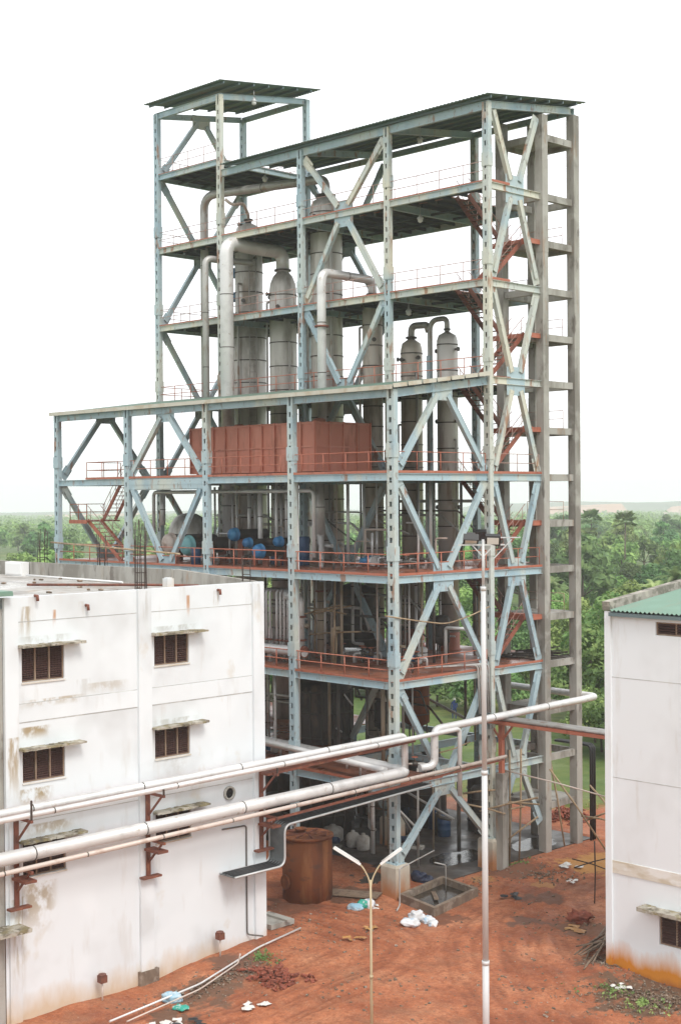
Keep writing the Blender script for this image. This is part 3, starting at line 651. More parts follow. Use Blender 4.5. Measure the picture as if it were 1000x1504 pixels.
for n in (3, 4, 5, 6, 7):
    zm = (L[n] + L[n + 1]) / 2
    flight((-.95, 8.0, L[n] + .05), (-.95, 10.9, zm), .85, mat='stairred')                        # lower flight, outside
    flight((-2.35, 10.75, zm), (-3.3, 9.15, L[n + 1]), .85, mat='stairshade')          # upper flight, inside, its shade put into the colour
    mb = MB(); mb.box(-3.0, .05, 10.85, 11.6, zm - .05, zm); mb.box(-3.0, .06, 10.80, 10.85, zm - .26, zm + .02); mb.box(.0, .06, 10.86, 11.6, zm - .26, zm - .06)
    o = mb.build('stair_landing', M['red'], TW)
    h = MB(); z = zm
    for pts in ([(-2.7, 13.9), (-.2, 13.9)],):
        a = Vector((*pts[0], z)); b = Vector((*pts[1], z))
        for k in (.55, 1.0): h.tube([a + Vector((0, 0, k)), b + Vector((0, 0, k))], .018, 6)
        for t in (0, .5, 1): c = a.lerp(b, t); h.tube([c, c + Vector((0, 0, 1))], .018, 6)
    h.build('handrail', M['rail_pale'], o)
# far end stair in the open left bay
mb = MB(); mb.box(-28.2, -26.4, .5, 3.0, 17.82, 17.9); mb.box(-28.25, -26.35, .44, .5, 17.7, 17.93); o = mb.build('stair_landing', M['red'], TW)
h = MB()
for pts in ([(-26.4, .5), (-28.2, .5)], [(-28.2, .5), (-28.2, 3.0)]):
    a = Vector((*pts[0], 17.9)); b = Vector((*pts[1], 17.9))
    for k in (.5, 1.0): h.tube([a + Vector((0, 0, k)), b + Vector((0, 0, k))], .025, 6)
    for t in (0, .5, 1): c = a.lerp(b, t); h.tube([c, c + Vector((0, 0, 1))], .025, 6)
h.build('handrail', M['red'], o)
flight((-23.1, 1.2, L[4] + .05), (-26.6, 1.2, 17.9), .95, 'x'); flight((-26.7, 2.4, 17.9), (-24.6, 2.4, L[5]), .9, 'x')

# ------------------------------------------------------------------ concrete stair shaft
CF = thing('concrete_stair_shaft', 'bare grey concrete frame of four tall columns at the right end of the tower', 'concrete frame', (-1.4, 13.2, 0))
for (x, y) in ((0, YB), (0, Y2), (-2.74, YB), (-2.74, Y2)):
    mb = MB(); z = -.4
    tops = 40.2 if y > 12 else 39.75
    while z < tops:                                      # visible pour joints: each lift a touch different in size
        z1 = min(z + 2.52, tops); e = .006 * random.uniform(-1, 1); hw = .245 + e
        mb.box(x - hw, x + hw, y - hw, y + hw, z, z1 - .012); mb.box(x - hw + .018, x + hw - .018, y - hw + .018, y + hw - .018, z1 - .012, z1); z = z1
    mb.build('column', M['conc'], CF)
zs = []
for n in range(1, 8): zs += [((L[n] + L[n + 1]) / 2), L[n + 1]]
zs.append(38.75)
for i, z in enumerate(zs):
    mb = MB(); b = .36; half = (i % 2 == 0)
    mb.box(-.12, .12, YB + .26, Y2 - .26, z - b, z); mb.box(-2.86, -2.62, YB + .26, Y2 - .26, z - b, z)
    mb.box(-2.49, -.25, YB - .12, YB + .12, z - b, z); mb.box(-2.49, -.25, Y2 - .12, Y2 + .12, z - b, z)
    mb.build('ring_beam', M['conc'], CF)
    if half and 2 < z:
        mb = MB(); mb.box(-2.61, -.13, YB + .125, Y2 - .125, z - .13, z - .006); mb.build('landing_slab', M['conc'], CF)
t = MB(); random.seed(5)
for k in range(26):
    a = random.uniform(0, 1); y = YB - .6 + 2.9 * random.random(); x = random.uniform(-2.6, -.6); z = L[3] + .08 + .035 * (k // 4)
    t.bar((x - .8, y - .2 + random.uniform(-.6, .3), z), (x + 1.0, y + random.uniform(-.3, .9), z + random.uniform(-.02, .3) * (k % 5 == 0)), .08, .05)
tag(t.build('timber_stack', M['timber']), 'heap of dark planks and rods lying on a floor of the concrete stair shaft', 'timber')
# ------------------------------------------------------------------ distillation columns
def vessel(name, label, cat, c, prof, rings, mat='clad', manholes=(), skirt=None, nozzle=None, lugs=(), ladder=None, side=()):
    x, y = c; T = thing(name, label, cat, (x, y, 0)); mb = MB(); mb.lathe(prof, (x, y, 0), 28)
    mb.m = 1
    def rad(z):
        for (r0, z0), (r1, z1) in zip(prof, prof[1:]):
            if z0 <= z <= z1 and z1 > z0: return r0 + (r1 - r0) * (z - z0) / (z1 - z0)
        return prof[0][0]
    for z in rings: r = rad(z); mb.lathe([(r + .002, z - .03), (r + .028, z - .03), (r + .028, z + .03), (r + .002, z + .03)], (x, y, 0), 28)
    mb.build('shell', [M[mat], M['seam']], T)
    for (az, z, r) in manholes:
        m = MB(); rr = rad(z); d = Vector((math.cos(az), math.sin(az), 0)); p = Vector((x, y, z)) + d * (rr - .1)
        m.tube([p, p + d * .38], r * .8, 14); m.tube([p + d * .34, p + d * .42], r, 14); m.tube([p + d * .42, p + d * .47], r * .86, 14)
        m.build('manhole', M['cap'], T)
    for (az, z) in lugs:
        m = MB(); rr = rad(z); d = Vector((math.cos(az), math.sin(az), 0)); p = Vector((x, y, z)) + d * (rr - .05)
        m.tube([p, p + d * .3], .07, 8); m.tube([p + d * .26, p + d * .32], .13, 10); m.build('nozzle', M['seam'], T)
    if ladder is not None:
        m = MB(); d = Vector((math.cos(ladder[0]), math.sin(ladder[0]), 0)); sd_ = Vector((-d.y, d.x, 0)); r = rad(ladder[1] + .1) + .2
        for k in (-1, 1): m.tube([Vector((x, y, ladder[1])) + d * r + sd_ * .22 * k, Vector((x, y, ladder[2])) + d * r + sd_ * .22 * k], .03, 6)
        z = ladder[1]
        while z < ladder[2]: m.tube([Vector((x, y, z)) + d * r - sd_ * .22, Vector((x, y, z)) + d * r + sd_ * .22], .018, 5); z += .4
        m.build('ladder', M['pipe_grey'], T)
    for (az, z0, z1, pr) in side:
        m = MB(); d = Vector((math.cos(az), math.sin(az), 0)); r0 = rad(z1); r = max(rad(z0), r0) + pr + .1; P = Vector((x, y, 0))
        m.tube(fillet([P + d * (r0 - .05) + Vector((0, 0, z1)), P + d * r + Vector((0, 0, z1)), P + d * r + Vector((0, 0, z0))], pr * 3), pr, 8); m.build('side_pipe', M['pipe_grey'], T)
    if skirt:
        m = MB(); r = rad(skirt[1]); m.lathe([(r + .12, skirt[0]), (r + .12, skirt[0] + .06), (r + .03, skirt[0] + .1), (r + .03, skirt[1])], (x, y, 0), 28); m.build('skirt', M['red'], T)
    if nozzle:
        m = MB(); z, r, h = nozzle; m.lathe([(r, z), (r, z + h), (r * 1.5, z + h), (r * 1.5, z + h + .1), (r * 1.1, z + h + .1)], (x, y, 0), 18); m.build('top_nozzle', M['seam'], T)
    return T
def steps(a, b, s): 
    o = []; z = a
    while z < b: o.append(z); z += s
    return o
W5 = R(-150)
vessel('distillation_column', 'tall stepped silver column with four blue manholes behind the second front post', 'distillation column', (-23.0, 10.9),
       [(1.08, .3), (1.08, 30.2), (.9, 30.9), (.9, 36.3), (.75, 36.75), (.3, 37.0)], steps(2, 30, 1.45) + steps(31.2, 36.3, 1.3), manholes=[(W5, 33.86, .42), (W5, 32.3, .40), (W5, 28.35, .40), (W5, 26.85, .40)], nozzle=(37.0, .2, .2), lugs=[(R(-20), 34.6), (R(-60), 31.9), (R(-100), 36.9)], ladder=(R(-30), 20.5, 36.2), side=[(R(-75), 16, 33.0, .08), (R(-165), 21, 30.0, .06)])
vessel('distillation_column', 'silver column with a domed head bent into a thick overhead pipe', 'distillation column', (-19.72, 10.9),
       [(.86, .3), (.86, 32.3), (.80, 32.75), (.62, 33.2), (.36, 33.5)], steps(2, 32.3, 1.5), lugs=[(R(-170), 32.0), (R(-110), 32.05), (R(-60), 31.2)], side=[(R(-140), 16, 31.6, .07), (R(-20), 20, 29, .06)], nozzle=(33.45, .36, .1))
vessel('distillation_column', 'tallest silver column reaching above the top open floor under the main roof', 'distillation column', (-15.75, 10.9),
       [(.98, .3), (.98, 36.9), (.98, 36.95), (.8, 37.35), (.4, 37.6)], steps(1.6, 36.9, 1.25), manholes=[], lugs=[(R(-120), 36.3), (R(-80), 36.3), (R(-30), 34.5), (R(-50), 33.5)], ladder=(R(-125), 25, 36.7), side=[(R(-30), 10.4, 35.0, .1), (R(-70), 16, 32.2, .07)], nozzle=(37.55, .4, .12))
vessel('distillation_column', 'slim brownish column just left of the right front post with an orange cone top', 'distillation column', (-11.85, 10.9),
       [(.6, .3), (.6, 30.4), (.52, 30.75), (.25, 31.0)], steps(1.8, 30.3, 1.2), mat='clad2', nozzle=(31.0, .25, .2), lugs=[(R(-40), 28.5)], side=[(R(-130), 15.5, 29.3, .07)])
vessel('distillation_column', 'short brown stained column, left of the two capped columns on the right', 'distillation column', (-10.11, 12.4),
       [(.64, L[3] + 1.0), (.64, 27.9), (.55, 28.3), (.2, 28.55)], steps(11.5, 27.8, 1.35), mat='clad2', skirt=(L[3] + .05, L[3] + 1.15), lugs=[(R(-160), 27.4), (R(-20), 27.4), (R(-90), 27.3), (R(-150), 25.0)], side=[(R(-25), 10.4, 26.5, .09), (R(-140), 15.5, 23.5, .06)], nozzle=(28.5, .22, .1))
vessel('distillation_column', 'pale capped column nearest the stair shaft, right of the brown stained one', 'distillation column', (-7.3, 12.4),
       [(.60, L[3] + 1.0), (.60, 28.25), (.5, 28.55), (.15, 28.75)], steps(11.5, 28.2, 1.5), skirt=(L[3] + .05, L[3] + 1.1), lugs=[(R(180), 27.7), (R(0), 27.7), (R(180), 23.6), (R(0), 23.6), (R(180), 18.6), (R(0), 18.6)], side=[(R(-10), 15.5, 22.5, .06)], nozzle=(28.7, .13, .15))
# cable post beside the pale column
tag((lambda m: (m.box(-8.28, -8.02, 11.7, 11.9, L[3] + .06, 27.4), m.build('cable_ladder', M['blue']))[1])(MB()), 'narrow blue cable ladder rising on the left of the pale capped column', 'cable ladder')

def pipe(name, label, pts, r, mat='pipe', rad=None, group=None, flanges=(), cat='pipe', n=12, bands=0, caps=True):
    mb = MB(); P = fillet(pts, rad if rad else r * 3, 6); mb.tube(P, r, n, caps)
    if bands:
        mb.m = 1
        for a, b in zip(pts, pts[1:]):
            a = Vector(a); b = Vector(b); d = b - a; k = int(d.length / bands)
            for i in range(1, k + 1):
                c = a + d * (i / (k + 1)); t = d.normalized(); mb.tube([c - t * .025, c + t * .025], r * 1.035, n)
    mb.m = 0
    o = mb.build(name, [M[mat], M['seam']])
    for (p, d, rr) in flanges:
        f = MB(); p = Vector(p); d = Vector(d).normalized(); f.tube([p - d * .05, p + d * .05], rr, 14); 
        f.v = [tuple(q) for q in f.v]; f.build('flange', M['steel_red'], o)
    return tag(o, label, cat, group)
# big vapour lines
pipe('vapour_pipe', 'long grey overhead pipe under the main roof turning down at the left', [(-25.55, 9.3, 20.6), (-25.55, 9.3, 39.0), (-15.75, 10.9, 38.75), (-15.75, 10.9, 37.6)], .27, 'pipe_grey', 1.0, bands=5)
pipe('vapour_pipe', 'thick silver pipe with a wide elbow in front of the second post', [(-20.05, 6.55, 15.5), (-20.05, 6.55, 34.95), (-20.25, 8.6, 34.85), (-19.72, 10.9, 34.75), (-19.72, 10.9, 33.5)], .42, 'pipe', .85, bands=3.4)
pipe('vapour_pipe', 'silver downpipe with an elbow left of the thick pipe', [(-22.1, 6.55, 20.6), (-22.1, 6.55, 34.2), (-21.6, 9.9, 34.2)], .2, 'pipe_grey', .5, bands=4)
pipe('vapour_pipe', 'silver downpipe crossing the middle of the front with an elbow to the slim column', [(-11.62, 6.5, 20.6), (-11.62, 6.5, 32.1), (-11.85, 10.9, 32.1), (-11.85, 10.9, 31.1)], .26, 'pipe', .6, bands=3.6, flanges=[((-11.62, 6.5, 29.0), (0, 0, 1), .42)])
pipe('overhead_pipe', 'short dark bent pipe on top of the brown stained column', [(-10.11, 12.4, 28.5), (-10.11, 12.4, 29.35), (-8.85, 12.4, 29.3), (-8.72, 12.4, 28.9)], .2, 'pipe_grey', .5)
pipe('overhead_pipe', 'gooseneck pipe arching into the top of the pale capped column', [(-8.62, 12.4, 15.6), (-8.62, 12.4, 29.55), (-7.3, 12.4, 29.55), (-7.3, 12.4, 28.8)], .15, 'pipe_grey', .65, bands=4)
pipe('hanging_line', 'curly small pipe and valve beside the second post near the top', [(-22.1, 8.2, 38.1), (-21.9, 8.6, 37.75), (-21.5, 9.2, 37.9), (-22.3, 10.3, 37.4), (-23.0, 10.9, 37.3)], .10, 'pipe_pink', .3)

# red cooling tank on the fifth floor
RT = thing('red_panel_tank', 'long red panelled tank with vertical ribs standing on the fifth floor behind the railing', 'tank', (-12.7, 4.1, 20.46))
mb = MB(); mb.box(-17.95, -7.5, 2.0, 6.15, 20.62, 23.28); mb.build('tank_shell', M['tankred'], RT)
mb = MB(); k = 0
for i in range(11): x = -17.95 + i * 1.045; mb.box(x - .035, x + .035, 1.9, 1.999, 20.62, 23.3)
for i in range(5): y = 2.0 + i * 1.0375; mb.box(-7.499, -7.41, y - .035, y + .035, 20.62, 23.3)
for z in (21.95, 23.2, 20.66): mb.box(-17.9, -7.45, 1.93, 1.998, z - .04, z + .04); mb.box(-7.498, -7.44, 2.0, 6.15, z - .04, z + .04)
mb.build('rib', M['tankred'], RT)
mb = MB()
for (x, y) in ((-16, 4), (-12, 4.4), (-9.5, 4.1), (-8.2, 3)): mb.lathe([(.34, 23.285), (.34, 23.42), (.22, 23.5), (.05, 23.52)], (x, y, 0), 14)
mb.build('lid', M['red'], RT)
mb = MB()
for i in range(6): mb.box(-17.6 + i * 1.95, -17.4 + i * 1.95, 2.1, 6.0, 20.45, 20.618)
mb.build('bearer', M['steel_red'], RT)

# heat exchangers and small vessels on the fourth floor
def exchanger(label, x, y, z, r, ln, capmat='cap', body='vessel_dark', legs=True):
    T = thing('heat_exchanger', label, 'heat exchanger', (x, y, L[4] + .05), 'horizontal exchangers on the fourth floor')
    m = MB(); m.lathe([(r * .82, .25), (r * .82, ln)], (x, y, z), 18, 'y'); m.build('barrel', M[body], T)
    m = MB(); m.lathe([(.02, -.14), (r * .6, -.11), (r * .9, -.02), (r, .06), (r, .25), (r * 1.1, .25), (r * 1.1, .33)], (x, y, z), 20, 'y'); m.build('bonnet', M[capmat], T)
    for k in (.7, ln - .6): m = MB(); m.box(x - r * .6, x + r * .6, y + k - .06, y + k + .06, L[4] + .05, z - r * .7); m.build('saddle', M['steel_red'], T)
    return T
exchanger('dark horizontal exchanger with the highest blue end cap, left of the thin ones', -15.0, 2.5, 17.15, .36, 2.6)
exchanger('small horizontal exchanger with a round blue end between two larger blue ends', -13.2, 2.0, 16.72, .27, 2.2)
exchanger('horizontal exchanger with the lowest bright blue end cap close to the railing', -11.6, 1.4, 16.3, .38, 2.2)
exchanger('horizontal exchanger with a small light blue end beside the middle front post', -11.3, 2.6, 16.8, .28, 2.4)
exchanger('horizontal exchanger with a teal end cap below the steel dome', -18.6, 2.0, 16.45, .56, 3.4, 'teal')
exchanger('horizontal exchanger with a whitish oval end left of the dome', -20.3, 2.0, 16.55, .58, 3.6, 'pipe_pink')
T = thing('domed_vessel', 'stout steel vessel with a big rounded dome on the fourth floor', 'vessel', (-22.0, 5.0, L[4] + .05))
m = MB(); m.lathe([(1.28, L[4] + .6), (1.28, 17.0), (1.24, 17.3), (1.1, 17.7), (.85, 18.05), (.5, 18.25), (.1, 18.32)], (-22.0, 5, 0), 28); m.m = 1; m.lathe([(1.29, 16.95), (1.34, 16.95), (1.34, 17.05), (1.29, 17.05)], (-22, 5, 0), 28); m.build('shell', [M['clad'], M['seam']], T)
m = MB()
for a in range(4): an = a * math.pi / 2 + .4; m.box(-22 + 1.0 * math.cos(an) - .08, -22 + 1.0 * math.cos(an) + .08, 5 + 1.0 * math.sin(an) - .08, 5 + 1.0 * math.sin(an) + .08, L[4] + .05, L[4] + .62)
m.build('leg', M['steel_red'], T)
def drum(label, x, y, z, mat, group=None, r=.29, h=.88):
    m = MB(); m.lathe([(r * .97, z), (r, z + .02), (r, z + h * .33), (r * 1.03, z + h * .35), (r, z + h * .37), (r, z + h * .64), (r * 1.03, z + h * .66), (r, z + h * .68), (r, z + h - .02), (r * .95, z + h), (r * .9, z + h - .03), (.05, z + h - .03)], (x, y, 0), 18)
    m.lathe([(.05, z + h - .03), (.05, z + h + .02)], (x + r * .5, y, 0), 8)
    o = m.build('drum', M[mat]); return tag(o, label, 'drum', group)
for i, (x, y) in enumerate(((-16.6, 1.2), (-15.9, 1.5), (-12.8, 3.9), (-12.1, 3.9))):
    drum('blue plastic drum standing below the exchangers on the fourth floor', x, y, L[4] + .06, 'drum_blue', 'blue drums below the exchangers', .3, .95)
drum('taller blue barrel alone right of the middle front post on the fourth floor', -10.6, 4.0, L[4] + .06, 'drum_blue', None, .33, 1.6)
pipe('header_pipe', 'pale horizontal pipe just below the fifth floor ending in downpipes', [(-22.9, 3, 17.0), (-22.9, 3, 19.6), (-8.7, 3, 19.6), (-8.7, 3, 16.0)], .11, 'pipe', .3)
for i, (x, y, za, zb, r, lb) in enumerate([(-13.3, 3.2, 19.5, 15.5, .14, 'white vertical pipe behind the lowest blue end cap'), (-22.0, 3, 19.5, 17.6, .16, 'second grey downpipe at the left end of the pale header'), (-16.9, 5.5, 20.2, 15.5, .11, 'slim grey pipe left of the highest blue end cap'), (-12.2, 4.2, 20.2, 16.9, .10, 'slim pale pipe above the small light blue end'), (-9.25, 4.0, 20.2, 17.2, .27, 'wide grey pipe below the fifth floor right of the middle post'), (-9.2, 4.0, 17.15, 10.4, .12, 'thin cream pipe continuing down below the wide grey one')]):
    pipe('drop_pipe', lb, [(x, y, za), (x, y, zb)], r, 'pipe' if r < .2 else 'pipe_grey', bands=1.6)
for k in range(7):
    x = -21.6 + k * .42; pipe('riser_pipe', 'one of the pale thin risers side by side left of the steel dome', [(x, 6.4, L[4] + .1), (x, 6.4, 19.9)], .07, 'pipe', group='risers left of the dome', n=8)

# third floor: bundle of risers, header and elbow
for k in range(7):
    x = -11.5 + k * .30 + (.25 if k > 2 else 0); y = 1.75
    pipe('riser_pipe', 'one of the white hooked risers on the thick white header', [(x, 1.75, 11.3), (x, 1.75, 14.2), (x + .05, 2.7, 14.2)], .075, 'pipe', .22, group='hooked risers above the white header', flanges=[((x, 1.75, 11.5), (0, 0, 1), .13)], n=8)
pipe('header_pipe', 'thick white capped header pipe along the third floor edge', [(-14.5, 1.5, 11.0), (-7.9, 1.5, 11.05)], .27, 'pipe', flanges=[((-7.95, 1.5, 11.05), (1, 0, 0), .32)])
pipe('elbow_pipe', 'wide white pipe curving down into the header on the third floor', [(-9.4, 1.6, 14.0), (-8.35, 1.6, 14.0), (-8.35, 1.6, 11.1)], .24, 'pipe', 1.0, flanges=[((-8.35, 1.6, 12.9), (0, 0, 1), .33), ((-8.35, 1.6, 11.65), (0, 0, 1), .36)])
pipe('drop_pipe', 'tan stained pipe with a thick collar standing on the third floor', [(-9.2, 4.0, 10.4), (-9.2, 4.0, 14.6)], .25, 'brownpipe', flanges=[((-9.2, 4, 14.1), (0, 0, 1), .32), ((-9.2, 4, 10.5), (0, 0, 1), .36)], bands=1.1)
for (x0, lb) in ((-9.95, 'short capped pipe stub left of the tan stained pipe'), (-7.5, 'short capped pipe stub right of the tan stained pipe')):
    pipe('pipe_stub', lb, [(x0, 3.2, 10.35), (x0, 3.2, 12.2), (x0 + .4, 3.4, 12.2)], .13, 'brownpipe', .25)
pipe('drop_pipe', 'white straight pipe running down close behind the middle front post', [(-7.45, .55, 5.2), (-7.45, .55, 20.3)], .15, 'white')
pipe('drop_pipe', 'thin pale pipe hanging left of the middle front post near the ground pipes', [(-9.6, .9, 6.2), (-9.6, .9, 10.2)], .07, 'pipe', n=8)
def bam(u0, v0, u1, v1, ya, yb, r=.05, lb='bamboo scaffold pole tied beside the tan stained pipe', g='scaffold poles beside the tan pipe', mat='bamboo'):
    a = at(u0, v0, y=ya); b = at(u1, v1, y=yb); c = (a + b) / 2 + Vector((.02, .03, .04)); m = MB(); m.tube([a, c, b], [r, r * .95, r * .85], 8)
    return tag(m.build('scaffold_pole', M[mat]), lb, 'scaffold pole', g)
for q in ((492, 852, 489, 982, 2.6, 2.6), (437, 905, 500, 889, 2.5, 3.4), (452, 893, 508, 902, 3.0, 3.0), (460, 902, 516, 890, 2.8, 3.6), (455, 932, 530, 928, 3.2, 3.2), (462, 880, 462, 955, 3.4, 3.4), (494, 930, 492, 982, 3.2, 3.0)):
    bam(*q)
# bundle of conduits on the third floor edge bending down at the corner post
for k in range(6):
    y0 = 3.2 + .15 * k; y = 6.0 + .17 * k; x = .32
    pipe('conduit', 'one of the thin grey conduits bending down from the third floor onto the pipe bridge', [(-.9, y0, 10.62), (x - .1, y, 10.62), (x, y, 8.1)], .045, 'pipe_grey', .3, group='conduits bending down at the corner post', n=6)

# dark lower storeys: many thin risers, cross lines and small vessels
random.seed(23)
for k in range(80):
    lv = (1, 1, 2, 2, 3, 3, 4)[k % 7]; x = random.uniform(-17, -2.6); y = random.uniform(2.2 if lv < 4 else 4.5, 13.5)
    z0, z1 = L[lv] + .06, L[lv + 1] - .05
    if random.random() < .35: z0 += random.uniform(.5, 1.5); pts = [(x + random.uniform(.5, 1.5), y, z0), (x, y, z0), (x, y, z1)]
    else: pts = [(x, y, z0), (x, y, z1)]
    pipe('process_pipe', 'one of the thin upright pipes in the dim inside of the tower', pts, random.choice((.05, .06, .08, .11)), random.choice(('pipe_dark', 'pipe_grey', 'pipe_grey', 'brownpipe', 'pipe_dark', 'pipe')), .2, 'upright pipes inside the tower', n=8, bands=random.choice((0, 1.3)))
for k in range(40):
    lv = random.choice((1, 2, 2, 3, 3, 4)); y = random.uniform(5.5, 14); z = L[lv] + random.uniform(1.8, 4.2); x0 = random.uniform(-22, -9)
    pipe('process_pipe', 'one of the level pipes crossing the dim inside of the tower', [(x0, y, z), (x0 + random.uniform(3, 7), y, z), (x0 + 7.2, y + .01, z - 1.2)], random.choice((.05, .07, .09)), random.choice(('pipe_dark', 'pipe_dark', 'pipe_grey', 'pipe')), .2, 'level pipes inside the tower', n=8)
random.seed(67)
for k in range(34):
    lv = 3 + k % 2; x = random.uniform(-12.5, -1.6) if lv == 3 else random.uniform(-17, -1.8); y = random.uniform(3.2, 7.0); z0, z1 = L[lv] + .06, L[lv + 1] - .05
    if k % 3 == 0: z1 = z0 + random.uniform(1.2, 3); pts = [(x, y, z0), (x, y, z1), (x + random.choice((-1, 1)) * random.uniform(.5, 1.6), y + .1, z1)]
    else: pts = [(x, y, z0), (x, y, z1)]
    pipe('service_pipe', 'one of the thin pale service pipes standing on the open third and fourth floors', pts, random.choice((.035, .05, .065, .09)), random.choice(('pipe', 'pipe_grey', 'galv', 'pipe_pink')), .15, 'pale service pipes on the middle floors', n=8)
def small_vessel(label, x, y, z, r, h, mat='vessel_dark', group=None, legs=True):
    T = thing('small_vessel', label, 'vessel', (x, y, z), group); m = MB(); b = z + (.6 if legs else 0)
    m.lathe([(r * .3, b), (r, b + r * .4), (r, b + h), (r * .7, b + h + r * .35), (.08, b + h + r * .45)], (x, y, 0), 18); m.m = 1
    for q in (.3, .7): m.lathe([(r + .001, b + h * q), (r + .03, b + h * q), (r + .03, b + h * q + .05), (r + .001, b + h * q + .05)], (x, y, 0), 18)
    m.build('shell', [M[mat], M['seam']], T)
    if legs:
        for a in range(3): an = a * 2.094 + .5; g = MB(); g.tube([(x + r * .8 * math.cos(an), y + r * .8 * math.sin(an), z), (x + r * .8 * math.cos(an), y + r * .8 * math.sin(an), b + r * .6)], .05, 6); g.build('leg', M['pipe_dark'], T)
    return T
for (x, y, r, h) in ((-12.6, 3.4, .55, 1.8), (-14.6, 4.6, .7, 2.2), (-16.8, 4.2, .6, 1.7), (-10.6, 7.0, .6, 2.3), (-18.2, 8.4, .8, 2.6), (-5.2, 12.6, .55, 1.9)):
    small_vessel('one of the dark steel receiver vessels on legs in the dark ground storey', x, y, .0, r, h, group='receiver vessels at ground level')
for (x, y, r, h) in ((-9.4, 9.0, .5, 1.5), (-15.2, 9.6, .6, 1.8), (-17.5, 10.4, .55, 1.6)):
    small_vessel('one of the dark steel receiver vessels on legs on the second floor', x, y, L[2] + .05, r, h, group='receiver vessels on the second floor')
small_vessel('rust brown vessel on the second floor left of the pale column', -8.6, 11.0, 5.25, .75, 2.6, 'rust')
small_vessel('dark steel tank on legs inside the third storey behind the corner post', -5.4, 9.6, L[3] + .05, .45, 1.5, 'vessel_dark')
small_vessel('white canister on the third floor near the inverted brace', -4.4, 6.9, L[3] + .05, .28, .7, 'white', legs=False)
T = thing('closed_vat', 'wide grey vat filling the dim third storey behind the scaffold poles', 'vat', (-11.6, 8.9, L[3] + .05))
m = MB(); m.lathe([(1.5, L[3] + .3), (1.5, 13.6), (1.3, 13.9), (.2, 14.2)], (-11.6, 8.9, 0), 28); m.m = 1
for z in (11.0, 11.9, 12.8, 13.5): m.lathe([(1.501, z - .05), (1.56, z - .05), (1.56, z + .05), (1.501, z + .05)], (-11.6, 8.9, 0), 28)
m.build('shell', [M['vessel_dark'], M['seam']], T)
T = thing('closed_vat', 'wide dark vat in the second storey below the tan stained pipe', 'vat', (-11.9, 6.2, .0))
m = MB(); m.lathe([(1.7, .02), (1.7, 8.4), (1.5, 8.7), (.2, 9.0)], (-11.9, 6.6, 0), 28); m.m = 1
for z in (1.2, 2.6, 4.0, 5.6, 7.0, 8.2): m.lathe([(1.701, z - .05), (1.77, z - .05), (1.77, z + .05), (1.701, z + .05)], (-11.9, 6.6, 0), 28)
for k in range(16): a = k * math.pi / 8; m.box(-11.9 + 1.73 * math.cos(a) - .04, -11.9 + 1.73 * math.cos(a) + .04, 6.6 + 1.73 * math.sin(a) - .04, 6.6 + 1.73 * math.sin(a) + .04, .05, 8.3)
m.build('shell', [M['vessel_dark'], M['seam']], T)
for (x, y, r, h) in ((-9.2, 12.2, 1.35, 3.7), (-13.2, 12.6, 1.4, 3.9), (-17.2, 11.8, 1.4, 3.6), (-5.6, 13.4, .95, 3.0), (-15.6, 7.4, 1.1, 3.8)):  # vats added to close the background and darken the ground storey
    T = thing('added_dark_vat', 'one of the big dark vats added to darken the back of the ground storey', 'vat', (x, y, 0), 'added vats darkening the ground storey'); m = MB(); m.lathe([(r, -.02), (r, h), (r * .8, h + .25), (.2, h + .4)], (x, y, 0), 24); m.m = 1
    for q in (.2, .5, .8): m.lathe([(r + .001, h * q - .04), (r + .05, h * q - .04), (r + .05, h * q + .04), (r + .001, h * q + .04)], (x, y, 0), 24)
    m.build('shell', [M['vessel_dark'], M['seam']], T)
    m = MB(); m.lathe([(.3, h + .3), (.3, h + .5), (.38, h + .5), (.38, h + .58), (.05, h + .62)], (x + .3, y, 0), 12); m.build('lid', M['seam'], T)
def pump(x, y, z, rot, lb):
    T = thing('pump', lb, 'pump', (x, y, z), 'pumps on the wet plant floor'); c, s = math.cos(rot), math.sin(rot); d = Vector((c, s, 0)); p = Vector((x, y, z + .45))
    m = MB(); m.bar(p - d * .7 - Vector((0, 0, .35)), p + d * .7 - Vector((0, 0, .35)), .5, .16); m.build('base', M['conc'], T)
    m = MB(); m.tube([p - d * .6, p + d * .1], .19, 14); m.tube([p - d * .66, p - d * .6], .15, 14); m.build('motor', M['drum_blue'], T)
    m = MB(); m.tube([p + d * .28, p + d * .46], .26, 16); m.tube([p + d * .1, p + d * .3], .08, 10); m.tube([p + d * .37, p + d * .37 + Vector((0, 0, .55))], .08, 10); m.build('casing', M['vessel_dark'], T)
for i, (x, y) in enumerate(((-5.6, 7.2), (-7.4, 8.2), (-11.3, 3.2), (-9.0, 4.2), (-13.8, 3.4))): pump(x, y, -.02, .4 + i, 'one of the small pumps with blue motors on the wet plant floor')
for (x, y, lb) in ((-8.2, 5.3, 'white plastic can on the plant floor, left of the pair'), (-7.3, 5.2, 'white plastic can on the plant floor, nearer the corner post'), (-10.0, 5.5, 'wide grey plastic tub on the dark plant floor')):
    m = MB(); s = .36 if 'tub' not in lb else .6
    m.lathe([(s * .9, 0), (s, .06), (s, .62), (s * .8, .74), (s * .3, .8), (s * .28, .9), (s * .2, .9)], (x, y, -.02), 16); tag(m.build('plastic_can', M['plastic']), lb, 'can')
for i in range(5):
    drum('one of the dark drums in the shade behind the leaning corner brace', -6.2 - i * .8 + .2 * (i % 2), 10.6 + .5 * (i % 3), -.02, 'vessel_dark' if i % 2 else 'drum_blue', 'dark drums behind the corner brace', .38, 1.15)

